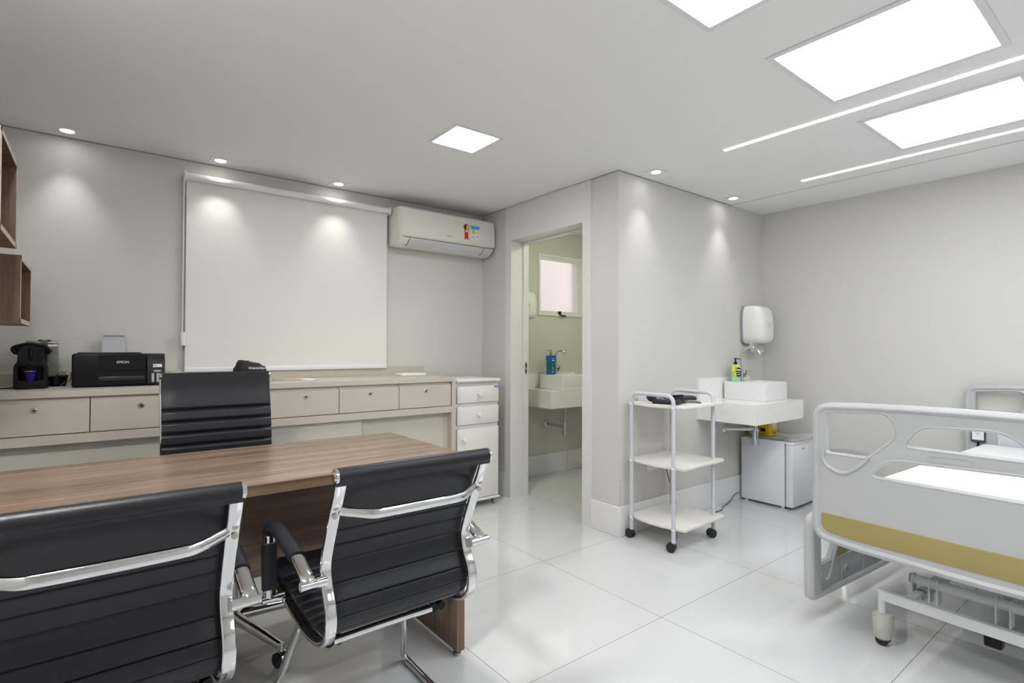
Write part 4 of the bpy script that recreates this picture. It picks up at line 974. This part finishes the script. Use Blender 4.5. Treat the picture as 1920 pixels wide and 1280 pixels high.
def offs(p, d, k=None):
    n = len(p); o = []
    for i in range(n):
        a = Vector(p[i-1]); b_ = Vector(p[(i+1) % n]); t_ = (b_-a)
        if t_.length < 1e-6: o.append(tuple(p[i])); continue
        t_.normalize(); o.append((p[i][0]-t_.y*d, p[i][1]+t_.x*d))
    return o
def sgn(p): return sum(p[i-1][0]*p[i][1]-p[i][0]*p[i-1][1] for i in range(len(p)))
def inset(p, d): return offs(p, d if sgn(p) > 0 else -d)
def rim(b, poly, u, ins, rw, rh):
    q = inset(poly, ins); pts = [Vector((u, v, z_)) for v, z_ in q]
    cl = [pts[0]]
    for p in pts[1:]:
        if (p-cl[-1]).length > .004: cl.append(p)
    if (cl[0]-cl[-1]).length < .004: cl.pop()
    sweep(b, cl, circ(rw, 12, rh), (1, 0, 0), closed=True); return b
def board(name, u, flip, lab):
    f = -1 if flip else 1
    bd = obj(name, bpl(OUT, HOLES, .026, .005, u), M_bed, bed, local=True)
    b = NB(); rim(b, OUT, u, .017, .021, .017); obj('outer_rim', b, M_bed, bd, local=True)
    for H in (h1, mir(h1), h2, h3): b = NB(); rim(b, H, u, -.006, .0155, .0075); obj('opening_rim', b, M_bed, bd, local=True)
    for m_ in (lambda p: p, mir):
        rg = [Vector((u-f*.012, v, z_)) for v, z_ in m_([(.476, .785), (.484, .74), (.470, .712), (.43, .690), (.395, .690), (.36, .712), (.322, .750), (.312, .768)])]
        obj('moulded_ridge', sweep(NB(), cat(rg, 5), circ(.010, 10, .008), (1, 0, 0)), M_bed, bd, local=True)
    ys = round_poly([(.490, .508, .008), (.490, .436, .06), (.40, .424, .05), (-.40, .424, .05), (-.490, .436, .06), (-.490, .508, .008)], .02, 7)
    b = plate(ys, [], .004, .001, 1); remap(b, lambda c: Vector((u-f*.0145+c.z, c.x, c.y))); obj('ochre_stripe', b, M_yellow, bd, local=True)
    pn = round_poly([(.115, .783), (-.010, .787), (-.010, .809), (.115, .805)], .008, 3)
    b = plate(pn, [inset(pn, .0015)], .003, 0); remap(b, lambda c: Vector((u-f*.0135+c.z, c.x, c.y))); obj('label_recess', b, M_bed, bd, local=True)
    return bd
board('footboard', 0, False, '')
board('headboard', 1.995, True, '')
# mattress, sheet
b = NB(); box(b, .035, 1.96, -.435, .435, .485, .612, .035, 4); remap(b, lambda c: c+Vector((0, 0, .004*math.sin(c.x*9)*math.sin(c.y*7)))); obj('mattress', b, M_sheet, bed, local=True)
# deck and frames
b = NB()
for v in (-.40, .40): box(b, .05, 1.95, v-.02, v+.02, .42, .47, .003, 1)
for u in (.10, .55, 1.0, 1.45, 1.90): box(b, u-.02, u+.02, -.40, .40, .42, .47, .003, 1)
box(b, .06, 1.94, -.41, .41, .470, .484); obj('deck', b, M_bedlow, bed, local=True)
for u, nm in ((.105, 'foot_bar'), (1.85, 'head_bar')):
    b = NB(); box(b, u-.015, u+.015, -.315, .315, .178, .218, .003, 2); obj('floor_frame_bar', b, M_bedlow, bed, local=True)
for v in (-.22, .22):
    b = NB(); box(b, .12, 1.84, v-.015, v+.015, .180, .216, .003, 2); obj('floor_frame_rail', b, M_bedlow, bed, local=True)
for u in (.105, 1.85):
    for sv in (-1, 1):
        v = sv*.312
        b = NB(); cyl(b, (u, v, .115), (u, v, .222), .0135, 18); cs = obj('caster_post', b, M_bedlow, bed, local=True)
        b = lathe(NB(), [(.026, .024), (.036, .032), (.042, .070), (.043, .112), (.040, .124), (.018, .128)], 28, (u, v-.004, 0), 1.0, .85); obj('caster_housing', b, M_casterg, cs, local=True)
        b = NB(); cyl(b, (u-.020, v-.004, .0215), (u+.020, v-.004, .0215), .0215, 24); obj('caster_wheel', b, M_rubber, cs, local=True)
# lifting shaft with bracket plates
for u0 in (.215, 1.60):
    b = NB(); cyl(b, (u0, -.30, .262), (u0, .235, .262), .0195, 22); sf = obj('lifting_shaft', b, M_bedlow, bed, local=True)
    for v in (.238, .180, .155, -.02, -.06, -.20):
        hi = .262+.022
        b = NB(); prism(b, [(u0-.022, .19), (u0+.022, .19), (u0+.024, .262), (u0+.014, .284), (u0-.014, .284), (u0-.024, .262)], lambda p, q, d: Vector((p, d, q)), v-.003, v+.003); obj('bracket_plate', b, M_bedlow, sf, local=True)
    b = NB(); cyl(b, (u0, .241, .262), (u0, .249, .262), .019, 20); obj('shaft_bush', b, mat('tan bush', (.50, .40, .25), .5), sf, local=True)
    for v in (.165, -.165):
        b = NB(); prism(b, [(u0-.025, .25), (u0+.02, .235), (u0+.26, .40), (u0+.26, .43), (u0+.20, .43)], lambda p, q, d: Vector((p, d, q)), v-.012, v+.012); obj('lifting_arm', b, M_bedlow, bed, local=True)
    for v, du, dz in ((.232, -.018, .20), (.232, .014, .215), (.12, .10, .32), (-.035, .03, .262)):
        b = NB(); cyl(b, (u0+du, v, dz), (u0+du, v-.035, dz), .0045, 10); cyl(b, (u0+du, v-.006, dz), (u0+du, v-.018, dz), .0085, 6); obj('bolt', b, M_screw, sf, local=True)
b = NB(); cyl(b, (.26, -.04, .262), (.95, -.04, .33), .022, 18); box(b, .80, 1.05, -.085, .005, .28, .37, .01); obj('actuator', b, M_greyplas, bed, local=True)
obj('black_motor_end', box(NB(), .13, .17, -.05, .0, .125, .180, .004, 1), M_black, bed, local=True)
b = tube(NB(), [(.24, .10, .30), (.27, .08, .265), (.34, .07, .25), (.5, .10, .30)], .003, 8, 6); obj('white_cable', b, M_plast, bed, local=True)
# lowered side rails
def rail(vv, f, u0=.025, L=1.06):
    # coordinates measured along the bed from u0
    z0, z1 = .082, .470
    o = round_poly([(0, z0+.012, .05), (0, z1, .06), (L, z1-.01, .06), (L, z0-.012, .05)], .05, 7)
    hA = round_poly([(.088, .243, .01), (.190, .245, .004), (.300, .400, .02), (.088, .425, .02)], .02, 5)
    hB = round_poly([(L-.088, .233, .01), (L-.190, .240, .004), (L-.300, .395, .02), (L-.088, .420, .02)], .02, 5)
    hC = round_poly([(.36, .40, .02), (L-.36, .40, .02), (L-.44, .33, .02), (.44, .33, .02)], .02, 5)
    b = plate(o, [hA, hB, hC], .022, .004, 2); remap(b, lambda c: Vector((u0+c.x, vv+c.z, c.y)))
    rl = obj('side_rail', b, M_bed, bed, local=True)
    g_ = -f*.011
    q = inset(o, .014); pts = [Vector((u0+x, vv, z_)) for x, z_ in q]; cl = [pts[0]]
    for p in pts[1:]:
        if (p-cl[-1]).length > .004: cl.append(p)
    if (cl[0]-cl[-1]).length < .004: cl.pop()
    obj('rail_rim', sweep(NB(), cl, circ(.022, 12, .018), (0, 1, 0), closed=True), M_bed, rl, local=True)
    obj('post_fairing', sweep(NB(), [(u0+.046, vv, .11), (u0+.046, vv, .44)], rrect(.088, .040, .016), (1, 0, 0)), M_bed, rl, local=True)
    obj('strut_ridge', sweep(NB(), cat([(u0+.084, vv+g_, .195), (u0+.105, vv+g_, .168), (u0+.135, vv+g_, .154), (u0+.170, vv+g_, .170), (u0+.205, vv+g_, .235), (u0+.240, vv+g_, .300), (u0+.290, vv+g_, .385)], 6), circ(.011, 10, .012), (0, 1, 0)), M_bed, rl, local=True)
    for P_ in ([(.120, .098), (.285, .094), (.292, .125), (.292, .225)], [(.30, .095), (.52, .092), (.53, .125), (.53, .225)], [(.54, .098), (.78, .098), (.79, .13), (.79, .22)], [(.09, .236), (.2, .236), (.36, .232), (.53, .230)]):
        obj('moulded_rib', sweep(NB(), [(u0+x, vv+g_, z_) for x, z_ in P_], rrect(.008, .006, .002, 2), (0, 1, 0)), M_bed, rl, local=True)
    for x, z_ in ((.335, .166), (.660, .149)):
        b = NB(); cyl(b, (u0+x, vv+g_, z_), (u0+x, vv+g_-f*.006, z_), .017, 20); bs = obj('boss', b, M_bed, rl, local=True)
        b = NB(); cyl(b, (u0+x, vv+g_-f*.004, z_), (u0+x, vv+g_-f*.013, z_), .009, 14); obj('screw', b, M_screw, bs, local=True)
    b = NB(); box(b, u0+.235, u0+.345, vv+g_-f*.003, vv+g_, .240, .325, .001, 1); obj('ochre_stripe', b, M_yellow, rl, local=True)
    return rl
rail(.565, 1); rail(-.565, -1)
# card holder on the headboard
u = 1.995-.020
t2 = obj('card_holder', box(NB(), u-.008, u, .415, .488, .612, .720, .002, 1), mat('navy plastic', (.045, .055, .11), .4), bed, local=True)
obj('card', box(NB(), u-.0092, u-.0078, .423, .481, .626, .715), M_paper, t2, local=True)
b = box(NB(), u-.0105, u-.009, .440, .463, .680, .700, .0006, 1); obj('card_logo', b, M_btext, t2, local=True)
b = NB(); box(b, u-.0100, u-.009, .442, .462, .668, .671); box(b, u-.0100, u-.009, .446, .460, .658, .660); obj('card_print', b, M_gtext, t2, local=True)
obj('holder_stem', box(NB(), u-.008, u-.002, .446, .458, .560, .614), M_black, t2, local=True)
b = NB(); box(b, 1.9725, 1.9755, .235, .360, .605, .675, .001, 1); obj('hand_recess', b, mat('recess grey', (.62, .63, .66), .5), bed, local=True)
